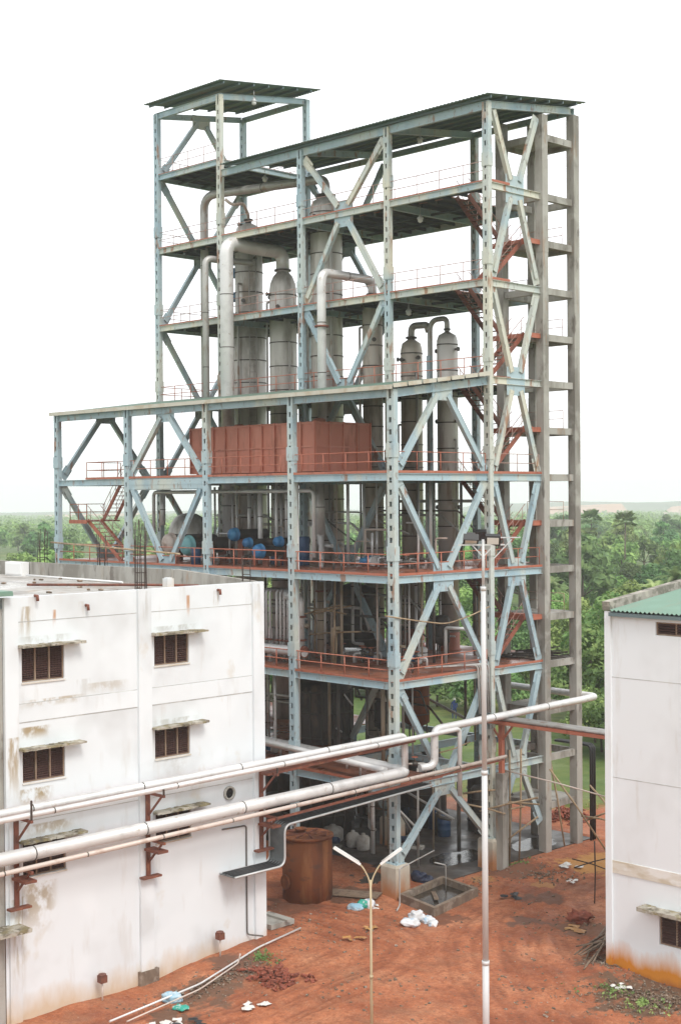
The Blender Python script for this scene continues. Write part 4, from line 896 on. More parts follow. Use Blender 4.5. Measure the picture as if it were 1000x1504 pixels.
# valves and small skids on the decks
def valve(x, y, z, rot, lb, g, mat):
    T = thing('gate_valve', lb, 'valve', (x, y, z), g); c, s = math.cos(rot), math.sin(rot); d = Vector((c, s, 0)); p = Vector((x, y, z))
    m = MB(); m.tube(fillet([p - d * .55 + Vector((0, 0, .0)), p - d * .55 + Vector((0, 0, .5)), p + d * .55 + Vector((0, 0, .5)), p + d * .55], .15), .06, 8); m.build('spool', M[mat], T)
    m = MB(); u = Vector((0, 0, .5)); m.tube([p + u - d * .14, p + u + d * .14], .11, 10); m.tube([p + u, p + u + Vector((0, 0, .32))], .05, 8); m.build('valve_body', M['vessel_dark'], T)
    m = MB(); m.tube([p + Vector((0, 0, .84)) + Vector((.15 * math.cos(a * .628), .15 * math.sin(a * .628), 0)) for a in range(11)], .02, 6); m.bar(p + Vector((-.15, 0, .84)), p + Vector((.15, 0, .84)), .03, .03); m.build('hand_wheel', M['red'], T)
random.seed(41)
for k in range(26):
    lv = (3, 3, 4, 4, 2)[k % 5]; x = random.uniform(-15, -1.2); y = random.uniform(1.2, 6.6) if lv != 2 else random.uniform(.6, 3)
    valve(x, y, L[lv] + .055, random.uniform(0, 3), 'one of the little valves with pipe loops scattered over the rusty decks', 'valves on the rusty decks', random.choice(('pipe', 'pipe_grey', 'pipe_dark')))
for k, (x, y, lv) in enumerate(((-5.2, 3.6, 4), (-6.6, 5.4, 4), (-3.4, 5.2, 3), (-10.5, 1.4, 2), (-6.0, 4.8, 3))):
    z = L[lv] + .055; T = thing('pump', 'one of the small blue motor pumps standing on the rusty decks', 'pump', (x, y, z), 'pumps on the rusty decks'); p = Vector((x, y, z + .4))
    m = MB(); m.box(x - .6, x + .6, y - .25, y + .25, z, z + .12); m.build('base', M['steel_red'], T)
    m = MB(); m.tube([p - Vector((.5, 0, 0)), p + Vector((.05, 0, 0))], .18, 12); m.build('motor', M['cap'], T)
    m = MB(); m.tube([p + Vector((.2, 0, 0)), p + Vector((.38, 0, 0))], .24, 14); m.tube([p + Vector((.05, 0, 0)), p + Vector((.2, 0, 0))], .07, 8); m.tube([p + Vector((.3, 0, .2)), p + Vector((.3, 0, 1.5))], .06, 8); m.build('casing', M['galv'], T)
# lamps hanging under floors
def pendant(x, y, zt, lb):
    T = thing('pendant_lamp', lb, 'lamp', (x, y, zt - .85)); m = MB(); m.tube([(x, y, zt), (x, y, zt - .45)], .015, 6); m.build('stem', M['galv'], T)
    m = MB(); m.lathe([(.05, zt - .45), (.09, zt - .55), (.17, zt - .62), (.19, zt - .7)], (x, y, 0), 14); m.build('lamp_shade', M['galv'], T)
    m = MB(); m.lathe([(.15, zt - .69), (.14, zt - .85), (.03, zt - .92)], (x, y, 0), 14); m.build('glass_jar', M['glass'], T)
for (u, v, y, zt, lb) in ((373, 146, 9.5, 44.9, 'pendant lamp under the highest roof at the left'), (617, 205, 9.4, 39.9, 'pendant lamp under the main roof right of centre'), (617, 313, 9.2, L[8] - .1, 'pendant lamp under the top floor right of centre'), (600, 445, 9.4, L[7] - .1, 'pendant lamp under the floor below, above the brown capped column'), (389, 256, 9.2, 39.8, 'pendant lamp under the left end of the main roof')):
    p = at(u, v, y=y); pendant(p.x, y, zt, lb)
# ------------------------------------------------------------------ white building on the left
LB = thing('white_plant_building', 'big stained white building at the left with barred windows and a flat littered roof', 'building', (-10, -18, 0))
XF = .3; YR, YL = -8.7, -21.62
wins = [(-20.82, -18.92, 12.32, 13.66), (-14.58, -12.78, 12.4, 13.66), (-20.82, -18.92, 8.5, 9.76), (-14.58, -12.76, 8.57, 9.83), (-20.85, -18.92, 4.9, 6.25), (-14.58, -12.74, 5.1, 6.36)]
ys = sorted({YL, YR} | {a for w_ in wins for a in w_[:2]}); zsn = sorted({-1.4, 15.58} | {a for w_ in wins for a in w_[2:]})
mb = MB()
for ya, yb in zip(ys, ys[1:]):
    for za, zb in zip(zsn, zsn[1:]):
        if any(w_[0] <= ya + .001 and yb <= w_[1] + .001 and w_[2] <= za + .001 and zb <= w_[3] + .001 for w_ in wins): continue
        mb.quad((XF, ya, za), (XF, yb, za), (XF, yb, zb), (XF, ya, zb))
for (ya, yb, za, zb) in wins:
    d = XF - .22
    mb.quad((XF, ya, za), (XF, ya, zb), (d, ya, zb), (d, ya, za)); mb.quad((XF, yb, za), (d, yb, za), (d, yb, zb), (XF, yb, zb))
    mb.quad((XF, ya, zb), (XF, yb, zb), (d, yb, zb), (d, ya, zb)); mb.quad((XF, ya, za), (d, ya, za), (d, yb, za), (XF, yb, za))
mb.quad((XF, YR, -1.4), (-30, YR, -1.4), (-30, YR, 15.2), (XF, YR, 15.2))
mb.quad((XF - .25, YL, 15.58), (XF, YL, 15.58), (XF, YR, 15.58), (XF - .25, YR, 15.58)); mb.quad((XF - .25, YL, 15.1), (XF - .25, YL, 15.58), (XF - .25, YR, 15.58), (XF - .25, YR, 15.1))
mb.build('wall', M['wall'], LB)
mb = MB(); mb.box(-30, XF - .02, -29.5, YL - .02, -1.4, 15.18); mb.build('wall', M['conc'], LB)
mb = MB(); mb.quad((-30, YL - .01, 15.2), (XF - .26, YL - .01, 15.2), (XF - .26, YR - .26, 15.2), (-30, YR - .26, 15.2)); mb.build('roof_slab', M['roofslab'], LB)
mb = MB(); mb.box(-30, -5.5, YR - .25, YR, 15.19, 15.93)
n = len(mb.v); mb.v += [(-5.499, YR - .25, 15.19), (XF - .252, YR - .25, 15.19), (XF - .252, YR, 15.19), (-5.499, YR, 15.19), (-5.499, YR - .25, 15.95), (XF - .252, YR - .25, 15.6), (XF - .252, YR, 15.6), (-5.499, YR, 15.95)]
for a in ((0, 3, 2, 1), (4, 5, 6, 7), (0, 1, 5, 4), (1, 2, 6, 5), (2, 3, 7, 6), (3, 0, 4, 7)): mb.face(tuple(n + i for i in a))
for x in (-17.2, -11.6, -6): mb.box(x - .35, x + .35, YR - .36, YR - .25, 15.2, 15.955)
mb.build('back_parapet', M['conc'], LB)
for (ya, yb, z0) in ((-21.62, -21.03, 7.6), (-21.5, -21.0, -1.4), (-15.45, -14.80, -1.4), (-9.31, -8.69, -1.4)):
    mb = MB(); mb.box(XF - .02, XF + .13, ya, yb, z0, 15.595 if z0 > 0 or ya > -20 else 7.59); mb.build('pilaster', M['wall'], LB)
for (za, zb) in ((10.83, 11.51), (7.05, 7.64), (14.62, 14.65), (10.785, 10.83), (11.51, 11.535), (7.02, 7.05)):
    for (ya, yb) in ((-21.03, -15.45), (-14.8, -9.31)):
        mb = MB(); mb.box(XF - .01, XF + (.014 if zb - za > .1 else .006), ya, yb, za, zb); mb.build('floor_band', M['wall' if zb - za > .1 else 'groove'], LB)  # thin grey strips carry groove shade in their colour
mb = MB(); mb.box(XF - .02, XF + .18, -15.55, -14.6, -1.4, .05); mb.build('footing', M['pitconc'], LB)
for (ya, yb, za, zb) in wins:
    x = XF - .1; f = MB(); t = .055
    f.box(x - .05, x + .03, ya, ya + t, za, zb); f.box(x - .05, x + .03, yb - t, yb, za, zb); f.box(x - .05, x + .03, ya + t, yb - t, za, za + t); f.box(x - .05, x + .03, ya + t, yb - t, zb - t, zb)
    for k in (1, 2): y = ya + (yb - ya) * k / 3; f.box(x - .05, x + .028, y - .03, y + .03, za + t, zb - t)
    o = f.build('window', M['frame'], LB)
    s = MB(); random.seed(int(ya * 10 + za))
    for k in range(3):
        a = ya + (yb - ya) * k / 3 + .05; b = ya + (yb - ya) * (k + 1) / 3 - .05; z = za + .1
        while z < zb - .09:
            tl = random.uniform(.3, .9); s.bar((x - .02, a, z), (x - .02, b, z), .09, .014, up=(tl, 0, 1)); z += .085
        for q in (.25, .5, .75): yy = a + (b - a) * q; s.box(x + .004, x + .014, yy - .006, yy + .006, za + .05, zb - .05)
    s.build('louvre', M['slat'], o)
    g = MB(); g.quad((XF - .215, ya, za), (XF - .215, yb, za), (XF - .215, yb, zb), (XF - .215, ya, zb)); g.build('dark_backing', M['dark'], o)  # near-black sheet stands in for the unlit room behind the louvres
    s = MB(); s.box(XF - .1, XF + .05, ya - .02, yb + .02, za - .06, za - .003); s.build('sill', M['band'], o)
    h = MB(); random.seed(int(za * 7 + ya)); n = 14; y0 = ya - .24; y1 = yb + .68
    for i in range(n):                                  # crumbling sunshade slab with an uneven lip
        a = y0 + (y1 - y0) * i / n; b = y0 + (y1 - y0) * (i + 1) / n; e = random.uniform(-.035, .035)
        h.box(XF - .01, XF + .50 + e, a, b, zb + .01 + random.uniform(0, .015), zb + .10 + random.uniform(-.012, .02))
    h.build('sunshade', M['hood'], LB)
mb = MB(); mb.box(XF - .05, XF + 1.0, -23.5, -21.1, 3.12, 3.26); mb.build('sunshade', M['hood'], LB)
mb = MB(); mb.box(-3.2, .75, -23.8, -21.45, 15.80, 15.86); mb.box(.68, .78, -23.8, -21.45, 15.68, 15.81); mb.build('lean_to_roof', M['greenroof'], LB)
mb = MB(); mb.lathe([(.30, 0), (.30, .1), (.22, .1), (.22, -.05)], (XF + .002, -10.68, 6.6), 20, 'x'); mb.v = [(p[0], p[1], p[2]) for p in mb.v]; o = mb.build('wall_sleeve', M['conc'], LB)
mb = MB(); mb.lathe([(.215, .03), (.01, .031)], (XF + .0, -10.68, 6.6), 20, 'x'); mb.build('sleeve_dark_disc', M['dark'], o)  # black disc paints the shade inside the sleeve
# rust outlets
for (y, z, h) in ((-17.9, 14.6, .5), (-20.2, 14.9, .7), (-11.2, 14.75, .6)):
    mb = MB(); mb.tube([(XF - .02, y, z + h), (XF + .16, y, z + h), (XF + .18, y, z + h - .2)], .06, 8); mb.build('roof_outlet', M['steel_red'], LB)
# starter bars left sticking out of the roof columns
def starter(x, y, z, n, h, lb):
    T = thing('starter_bar', lb, 'starter bars', (x, y, z)); random.seed(int(x * 13 + y))
    for i in range(n):
        a = 2 * math.pi * i / n; p = Vector((x + .24 * math.cos(a), y + .24 * math.sin(a), z)); m = MB()
        m.tube([p, p + Vector((random.uniform(-.04, .04), random.uniform(-.04, .04), h * .6)), p + Vector((random.uniform(-.1, .1), random.uniform(-.1, .1), h * random.uniform(.8, 1)))], .016, 6); m.build('bar', M['rebar'], T)
    for zz in (.3, .7):
        m = MB()
        for i in range(n): a = 2 * math.pi * i / n; b = 2 * math.pi * (i + 1) / n; m.tube([(x + .25 * math.cos(a), y + .25 * math.sin(a), z + zz), (x + .25 * math.cos(b), y + .25 * math.sin(b), z + zz)], .010, 5)
        m.build('tie', M['rebar'], T)
starter(.14, -15.1, 15.55, 8, 2.9, 'tall rusty starter bars rising from the middle of the front parapet')
starter(-17.0, -8.75, 15.9, 6, 1.9, 'rusty starter bars on the back parapet at the far left')
starter(-11.6, -8.75, 15.9, 6, 1.7, 'rusty starter bars on the back parapet before the red far stair')
starter(-.25, -9.1, 15.6, 4, 1.2, 'thin starter bars at the far right roof corner of the white building')
pipe('roof_pipe', 'rusty brown pipe lying across the flat roof', [(-9.8, -14.2, 15.32), (-4.9, -11.2, 15.36), (-2.0, -10.4, 15.40)], .06, 'steel_red', .1, cat='pipe')
pipe('roof_pipe', 'white plastic pipe lying along the foot of the back parapet', [(-17.2, -9.6, 15.3), (-13.0, -9.5, 15.26), (-8.6, -9.7, 15.26)], .05, 'white', .1, cat='pipe')
pipe('roof_rail', 'cream pole resting above the back parapet between starter bars', [(-16.4, -8.6, 17.0), (-5.6, -8.6, 16.65)], .045, 'bamboo', .1, cat='pole')
mb = MB(); mb.box(-19.6, -17.9, -9.4, -9.0, 15.21, 15.93); mb.box(-19.5, -18.0, -9.45, -9.4, 15.3, 15.85); tag(mb.build('white_board', M['white']), 'white boxy panel leaning on the back parapet at the far left', 'panel')
mb = MB(); mb.box(-2.15, -1.8, -12.25, -11.9, 15.21, 15.8); mb.box(-2.1, -1.85, -12.2, -11.95, 15.8, 15.84); tag(mb.build('column_stub', M['wall']), 'stubby white concrete stub on the flat roof near the far corner', 'stub')
mb = MB(); mb.box(-6.8, -2.4, -20.9, -19.0, 15.22, 15.27); mb.box(-6.0, -1.6, -20.6, -18.6, 15.275, 15.32); tag(mb.build('roof_sheet_pile', M['galv']), 'pale flat sheets lying on the roof near the front left edge', 'sheets')
random.seed(4); mb = MB()
for k in range(40): x = random.uniform(-18, -2); y = random.uniform(-20, -9.6); mb.blob((x, y, 15.24), (random.uniform(.06, .25), random.uniform(.05, .16), .05), k, 6, 3)
tag(mb.build('roof_litter', M['stone']), 'loose rubble bits scattered over the flat roof', 'rubble', kind='stuff')

# pipe brackets on the wall
for y, lb in ((-9.0, 'rusty wall bracket at the right corner of the white building'), (-15.12, 'rusty wall bracket on the middle pilaster of the white building'), (-21.25, 'rusty wall bracket on the left pilaster of the white building')):
    T = thing('pipe_bracket', lb, 'bracket', (XF + .14, y, 3.6)); x = XF + .15
    m = MB(); m.box(x, x + .09, y - .09, y + .09, 3.95, 7.45); m.build('post', M['steel_red'], T)
    m = MB(); m.box(x, x + .3, y - .42, y + .5, 3.86, 3.94); m.build('foot_plate', M['steel_red'], T)
    for z in (7.36, 5.46):
        m = MB(); m.box(x + .091, x + 1.15, y - .05, y + .05, z - .1, z); m.build('arm', M['steel_red'], T)
        m = MB(); m.bar((x + .09, y, z - .95), (x + .95, y, z - .1), .07, .07); m.build('strut', M['steel_red'], T)
    m = MB(); m.box(x + 1.08, x + 1.14, y - .03, y + .03, 7.37, 8.1 if y < -20 else 7.6); m.build('stop', M['rebar'], T)
    m = MB(); m.box(x + .1, x + 1.05, y - .25, y + .25, 5.0, 5.1); m.build('tray_arm', M['steel_red'], T)

# pipes between the building and the tower
pipe('white_pipe', 'thick white upper pipe along the left building that turns down beside the corner post', [(.95, -26, 7.62), (.95, -.3, 7.85), (.95, -.3, 6.2)], .17, 'pipe', .35, bands=6)
pipe('white_pipe', 'thinner white upper pipe in front that turns down past the corner post', [(1.38, -26, 7.47), (1.38, 3.2, 7.80), (1.38, 3.2, 4.5)], .115, 'pipe', .25, bands=7)
pipe('white_pipe', 'thick white lower pipe that bends back into the tower', [(1.0, -26, 5.95), (1.0, -.2, 6.12), (-11.5, 1.0, 6.1)], .27, 'pipe', .5, bands=6)
pipe('white_pipe', 'second white pipe bending back into the tower behind the thick lower one', [(.62, -1.3, 6.28), (-11.5, .2, 6.32)], .16, 'pipe', .3)
pipe('pink_pipe', 'slim pinkish pipe under the thick lower white pipe', [(1.45, -26, 5.52), (1.45, 6.7, 5.98)], .095, 'pipe_pink', bands=4)
pipe('white_pipe', 'white riser that joins the lower pipes to the far loop', [(.95, .75, 6.15), (1.2, 1.55, 6.18), (1.2, 1.55, 7.95), (1.2, 14.9, 8.15), (-5.4, 15.6, 8.12)], .19, 'pipe', .4, bands=5)
for k, (x, z, r, lb) in enumerate(((-.35, 7.82, .07, 'outer left'), (0, 0, 0, ''))):
    pass
PB = thing('pipe_bridge', 'red steel pipe bridge on a post between the tower and the right building', 'pipe bridge', (.7, 7.3, 0))
m = MB(); m.box(.45, .92, 7.08, 7.52, -.3, 4.95); m.build('concrete_post', M['conc'], PB)
m = MB(); m.box(.57, .80, 7.18, 7.42, 4.95, 7.5); m.build('steel_post', M['red'], PB)
for s in (-1, 1): m = MB(); m.bar((.69 + s * .1, 7.3, 6.7), (.69 + s * .75, 7.3, 7.48), .09, .09); m.build('strut', M['red'], PB)
for y in (6.95, 7.65): m = MB(); m.bar((-1.0, y, 7.6), (13.6, y, 7.6), .1, .17); m.build('beam', M['red'], PB)
m = MB(); x = -.8
while x < 13.4: m.bar((x, 7.0, 7.56), (x, 7.6, 7.56), .08, .08); x += 1.2
m.build('cross_bar', M['red'], PB)
for k in range(4):
    y = 6.98 + k * .21; pipe('bridge_pipe', 'one of the parallel grey pipes lying on the red pipe bridge', [(-.9 + .2 * k, y, 7.79), (13.6, y, 7.79)], .085, 'pipe_grey', group='pipes on the red bridge', n=10)
m = MB()
m.bar((1.05, -9.3, 7.32), (1.05, .1, 7.6), .5, .12); tag(m.build('support_beam', M['steel_red']), 'rusty brown channel carrying the upper white pipes across the gap', 'beam')
m = MB(); m.bar((1.45, -9.5, 5.38), (1.45, 6.5, 5.86), .08, .1); tag(m.build('support_beam', M['steel_red']), 'slim rusty angle right below the pinkish pipe', 'beam')
# cable tray with a drop
CT = thing('cable_tray', 'dark cable tray under the pipes with a drop and a bend against the white wall', 'cable tray', (.9, -6, 3))
path = [(.9, 1.2, 5.35), (.9, -8.45, 5.0), (.9, -8.45, 3.25), (.9, -11.3, 3.25)]
P = fillet(path, .4, 6)
m = MB()
for a, b in zip(P, P[1:]): m.bar(a, b, .95, .05, up=(1, 0, 0) if False else (0, .001, 1) if abs((b - a).normalized().z) < .9 else (0, 1, 0), ext=.01)
m.build('tray_bed', M['tray'], CT)
for s in (-1, 1):
    m = MB(); m.tube([p + Vector((s * .49, 0, .0)) for p in P], .05, 6); m.build('side_rail', M['galv'], CT)
for k in range(5): m = MB(); m.tube([(.55 + k * .17, 1.0, 5.40)] + [p + Vector((-.35 + k * .17, .05, .05)) for p in P[1:]], .035, 6); m.build('cable', M['black'], CT)
pipe('prop_pole', 'thin grey prop standing on the wet floor by the leaning corner brace', [(-2.8, 4.7, -.1), (-2.8, 4.7, 5.1)], .06, 'pipe_grey', n=8, cat='pole')
pipe('wall_conduit', 'dark conduit running down the right end of the white wall', [(XF + .05, -11.1, 5.1), (XF + .05, -9.75, 5.05), (XF + .05, -9.75, .3), (XF + .6, -9.3, .25)], .035, 'pipe_dark', .15, n=8, cat='conduit')
pipe('ground_pipe', 'long white pipe lying on the soil along the foot of the white wall', [(3.2, -19, -.30), (2.6, -14.2, -.22), (1.6, -10.2, .12), (1.0, -7.2, .16)], .042, 'pipe', .3, n=8)
pipe('ground_pipe', 'bent cream pipe lying on the soil outside the long white one', [(3.6, -18.5, -.33), (3.0, -14.5, -.25), (2.3, -11.9, .02), (2.35, -11.85, .4)], .03, 'pipe_pink', .2, n=8)
for (y, lb) in ((-17.6, 'small rusty valve on a short stem by the wall foot, nearer the front'), (-11.6, 'small rusty valve on a short stem by the wall foot, right of the middle pilaster')):
    T = thing('stub_valve', lb, 'valve', (.75, y, gz(.75, y))); z = gz(.75, y); m = MB(); m.tube([(.75, y, z - .1), (.75, y, z + .75)], .035, 8); m.build('stem', M['pipe_pink'], T)
    m = MB(); m.box(.60, .90, y - .14, y + .14, z + .72, z + 1.0); m.lathe([(.16, z + 1.0), (.16, z + 1.05)], (.75, y, 0), 10); m.build('valve_box', M['steel_red'], T)

# ------------------------------------------------------------------ building on the right
RB = thing('green_roofed_building', 'white building at the right edge with a green sheet roof and rust stained foot', 'building', (19, 5, 0))
X0, YF = 13.62, -1.9
rw = [(15.95, 18.6, 13.74, 14.27), (16.05, 18.3, 1.55, 2.82)]
xs = sorted({X0, 26} | {a for w_ in rw for a in w_[:2]}); zsn = sorted({-.4, 14.5} | {a for w_ in rw for a in w_[2:]})
mb = MB()
for xa, xb in zip(xs, xs[1:]):
    for za, zb in zip(zsn, zsn[1:]):
        if any(w_[0] <= xa + .001 and xb <= w_[1] + .001 and w_[2] <= za + .001 and zb <= w_[3] + .001 for w_ in rw): continue
        mb.quad((xa, YF, za), (xb, YF, za), (xb, YF, zb), (xa, YF, zb))
for (xa, xb, za, zb) in rw:
    d = YF + .25
    mb.quad((xa, YF, za), (xa, YF, zb), (xa, d, zb), (xa, d, za)); mb.quad((xb, YF, za), (xb, d, za), (xb, d, zb), (xb, YF, zb))
    mb.quad((xa, YF, zb), (xb, YF, zb), (xb, d, zb), (xa, d, zb)); mb.quad((xa, YF, za), (xa, d, za), (xb, d, za), (xb, YF, za))
mb.quad((X0, YF, -.4), (X0, YF, 14.5), (X0, 6, 15.4), (X0, 13.9, 14.5), (X0, 13.9, -.4)); mb.quad((26, YF, -.4), (26, 13.9, -.4), (26, 13.9, 14.5), (26, 6, 15.4), (26, YF, 14.5)); mb.quad((X0, 13.9, -.4), (X0, 13.9, 14.5), (26, 13.9, 14.5), (26, 13.9, -.4))
mb.build('wall', M['wall2'], RB)
mb = MB(); mb.box(X0 - .02, X0 + .27, YF - .1, YF + .02, -.4, 14.58); mb.build('pilaster', M['wall2'], RB)
mb = MB(); mb.box(X0 + .27, 26, YF - .035, YF + .01, 4.0, 4.5); mb.build('floor_band', M['band'], RB)
for z in (11.92, 7.87): mb = MB(); mb.box(X0 + .27, 26, YF - .006, YF + .01, z - .015, z + .015); mb.build('floor_band', M['groove'], RB)  # raised grey strips, the shade of a groove put into colour
mb = MB(); n = 120; x0 = X0 + .28
def rz(y): return 14.60 + (y - YF + .25) * .112 if y <= 6 else 14.60 + (6 - YF + .25) * .112 - (y - 6) * .112
c = 0
for i in range(n + 1):
    x = x0 + (26.2 - x0) * i / n; dz = .04 if i % 2 else -.04
    for y in (YF - .28, 6, 14.2): mb.v.append((x, y, rz(y) + dz + .03))
for i in range(n):
    for j in range(2): a = i * 3 + j; mb.face((a, a + 3, a + 4, a + 1))
mb.build('roof', M['greenroof'], RB)
mb = MB(); mb.box(X0 + .28, 26.1, YF - .25, YF - .1, 14.40, 14.55); mb.build('gutter', M['gutter'], RB)
mb = MB(); mb.bar((X0 + .1, YF - .15, rz(YF) + .16), (X0 + .1, 6, rz(6) + .16), .36, .36); mb.bar((X0 + .1, 6.02, rz(6) + .155), (X0 + .1, 14, rz(14) + .16), .36, .36); mb.build('coping', M['coping'], RB)
for i, (xa, xb, za, zb) in enumerate(rw):
    y = YF + .12; f = MB(); t = .06
    f.box(xa, xa + t, y - .04, y + .04, za, zb); f.box(xb - t, xb, y - .04, y + .04, za, zb); f.box(xa + t, xb - t, y - .04, y + .04, za, za + t); f.box(xa + t, xb - t, y - .04, y + .04, zb - t, zb)
    for k in (1, 2): x = xa + (xb - xa) * k / 3; f.box(x - .03, x + .03, y - .038, y + .038, za + t, zb - t)
    o = f.build('window', M['frame'], RB); s = MB(); z = za + .11
    while z < zb - .08: s.bar((xa + .06, y, z), (xb - .06, y, z), .10, .016, up=(0, -.7, 1)); z += .105
    s.build('louvre', M['slat'], o)
    g = MB(); g.quad((xa, YF + .245, za), (xb, YF + .245, za), (xb, YF + .245, zb), (xa, YF + .245, zb)); g.build('dark_backing', M['dark'], o)  # near-black sheet paints the dark depth of the window
h = MB(); random.seed(8)
for k in range(12): a = 15.42 + k * .25; h.box(a, a + .25, YF - .62 + random.uniform(-.03, .03), YF + .01, 2.87, 3.0 + random.uniform(-.02, .03))
h.build('sunshade', M['hood'], RB)

# ------------------------------------------------------------------ yard
T = thing('rusty_tank', 'round rust brown steel tank with a ribbed lid standing on red soil', 'tank', (-2.8, -3.2, 0)); x, y = -2.8, -3.2
m = MB(); m.lathe([(1.2, -.2), (1.2, 3.0)], (x, y, 0), 40); m.build('shell', M['rust'], T)
m = MB(); m.lathe([(1.23, 2.93), (1.27, 2.93), (1.27, 3.04), (1.1, 3.04), (1.08, 2.99), (.05, 3.07)], (x, y, 0), 40); m.build('lid', M['rust'], T)
m = MB()
for k in range(4): an = k * math.pi / 4 + .3; m.bar((x - 1.05 * math.cos(an), y - 1.05 * math.sin(an), 3.07), (x + 1.05 * math.cos(an), y + 1.05 * math.sin(an), 3.07), .05, .07)
m.build('lid_rib', M['steel_red'], T)
m = MB(); m.lathe([(.24, 3.03), (.24, 3.22), (.30, 3.22), (.30, 3.28), (.2, 3.28), (.2, 3.1)], (x - .35, y - .1, 0), 18); m.build('filler_neck', M['rust'], T)
m = MB(); p = Vector((x - .2, y - 1.17, .9)); m.tube([p, p + Vector((-.02, -.12, 0))], .34, 20); m.build('manhole', M['rust'], T)
# kerbed pit with dark water
T = thing('kerbed_pit', 'square concrete kerbed pit of dark water at the foot of the corner post', 'pit', (1.8, 1.1, 0)); A, B, Cc, D = Vector((.84, -.46, 0)), Vector((3.46, -1.05, 0)), Vector((2.76, 2.69, 0)), Vector((.24, 3.17, 0))
m = MB()
for a, b in ((A, B), (B, Cc), (Cc, D), (D, A)): m.bar(a + Vector((0, 0, -.15)), b + Vector((0, 0, -.15)), .2, .9, ext=.099 if a in (A, Cc) else -.101)
m.build('kerb', M['pitconc'], T)
m = MB(); m.quad(A + Vector((0, 0, -.02)), B + Vector((0, 0, -.02)), Cc + Vector((0, 0, -.02)), D + Vector((0, 0, -.02))); m.build('water', M['water'], T)
m = MB(); m.bar((1.0, 1.6, .0), (2.2, .5, .1), .22, .07); tag(m.build('floating_plank', M['wood']), 'pale plank end floating in the kerbed pit', 'plank')
pipe('water_pipe', 'thin pipe frame rising from the soil over the kerbed pit', [at(583, 1338, z=.12), at(587, 1330, z=.1), at(587, 1330, z=.1) + Vector((0, 0, 1.7)), at(587, 1330, z=.1) + Vector((-.6, 3.1, 1.9))], .035, 'pipe_grey', .1, n=8)
pipe('water_pipe', 'short standing tap pipe inside the kerbed pit', [(1.3, 2.2, -.1), (1.3, 2.2, 1.25), (1.1, 1.6, 1.45)], .03, 'pipe_grey', .1, n=8)
m = MB(); p = at(615, 1292, z=.1); m.blob((p.x, p.y, .18), (.42, .3, .26), 3, 16, 9, .8); m.blob((p.x + .35, p.y + .3, .1), (.28, .28, .16), 7, 14, 8, .8); tag(m.build('tarp_heap', M['tarp']), 'crumpled dark blue tarp heap at the edge of the plant floor', 'tarp')
# Y-shaped street lamp
b = at(546, 1536, z=-.2); gzb = gz(b.x, b.y); LP = thing('street_lamp', 'slender yellowish pole with two tube lights spread like a letter Y', 'street lamp', (b.x, b.y, gzb)); dx = r2.copy(); dx.z = 0; dx.normalize()
def zat(p, v):                                      # height above p seen on photo row v
    d = (p - CAM); q = d.dot(fw); return CAM.z + q * ((752 - v) / FPX) * u2.z + q * fw.z / 1.0
top = Vector((b.x, b.y, 0)); depth = (top - CAM).dot(fw); px = FPX / depth
hz_ = gzb + (1536 - 1300) / px; m = MB(); m.tube([(b.x, b.y, gzb - .2), (b.x, b.y, gzb + 2.2), (b.x, b.y, hz_)], [.06, .05, .038], 10); m.tube([(b.x, b.y, gzb + 2.2), (b.x, b.y, gzb + 2.32)], .068, 10); m.build('pole', M['lamppole'], LP)
for s, (du, dv) in ((-1, (-54, -48)), (1, (46, -46))):
    c = Vector((b.x, b.y, hz_ - .35)); e = Vector((b.x, b.y, hz_)) + dx * (du / px) + Vector((0, 0, -dv / px)); st = Vector((b.x, b.y, hz_)) + dx * (s * 13 / px) + Vector((0, 0, 22 / px))
    m = MB(); m.tube(fillet([c, c + Vector((0, 0, .42)) + dx * s * .06, st, st.lerp(e, .35)], .3, 5), .028, 8); m.build('arm', M['lamppole'], LP)
    m = MB(); d = (e - st).normalized(); m.bar(st + d * .05, e, .10, .07); m.build('tube_housing', M['white'], LP)
    m = MB(); m.tube([st + d * .1 + Vector((0, 0, .065)), e - d * .04 + Vector((0, 0, .065))], .03, 8); m.build('tube_light', M['glass'], LP)
# tall floodlight mast
b = at(714, 1546, z=0); FM = thing('floodlight_mast', 'tall white stepped mast with two dark floodlights on a cross arm', 'floodlight mast', (b.x, b.y, 0)); px = FPX / ((b - CAM).dot(fw))
zz = lambda v: (1546 - v) / px
m = MB()
for (v0, v1, r) in ((1560, 1412, .125), (1412, 1132, .108), (1132, 862, .09), (862, 792, .052)): m.tube([(b.x, b.y, zz(v0)), (b.x, b.y, zz(v1))], [r, r * .95], 14)
for v, r in ((1412, .135), (1132, .118), (862, .10)): m.tube([(b.x, b.y, zz(v) - .12), (b.x, b.y, zz(v) + .02)], r, 14)
m.build('mast', M['pole'], FM); top = zz(800)
m = MB(); m.bar(b + Vector((0, 0, top)) - dx * .85, b + Vector((0, 0, top)) + dx * .75, .05, .05); m.build('cross_arm', M['pole'], FM)
for s in (-1, 1): m = MB(); m.bar(b + Vector((0, 0, top - .42)), b + Vector((0, 0, top)) + dx * s * .38, .035, .035); m.build('brace', M['pole'], FM)
fd = (CAM - b); fd.z = 0; fd.normalize()
for s, tilt, off in ((-1, -1.0, .42), (1, -.35, .34)):
    c = b + Vector((0, 0, top + .16)) + dx * s * off; nrm = (fd * math.cos(tilt) + Vector((0, 0, math.sin(tilt)))).normalized(); up2 = nrm.cross(dx).normalized()
    m = MB(); m.bar(c - nrm * .16, c + nrm * .08, .52, .34, up=up2); m.bar(c - nrm * .26, c - nrm * .16, .3, .2, up=up2); o = m.build('floodlight', M['black'], FM)
    m = MB(); m.bar(c + nrm * .081, c + nrm * .09, .40, .24, up=up2); m.build('lamp_glass', M['glass'], o)
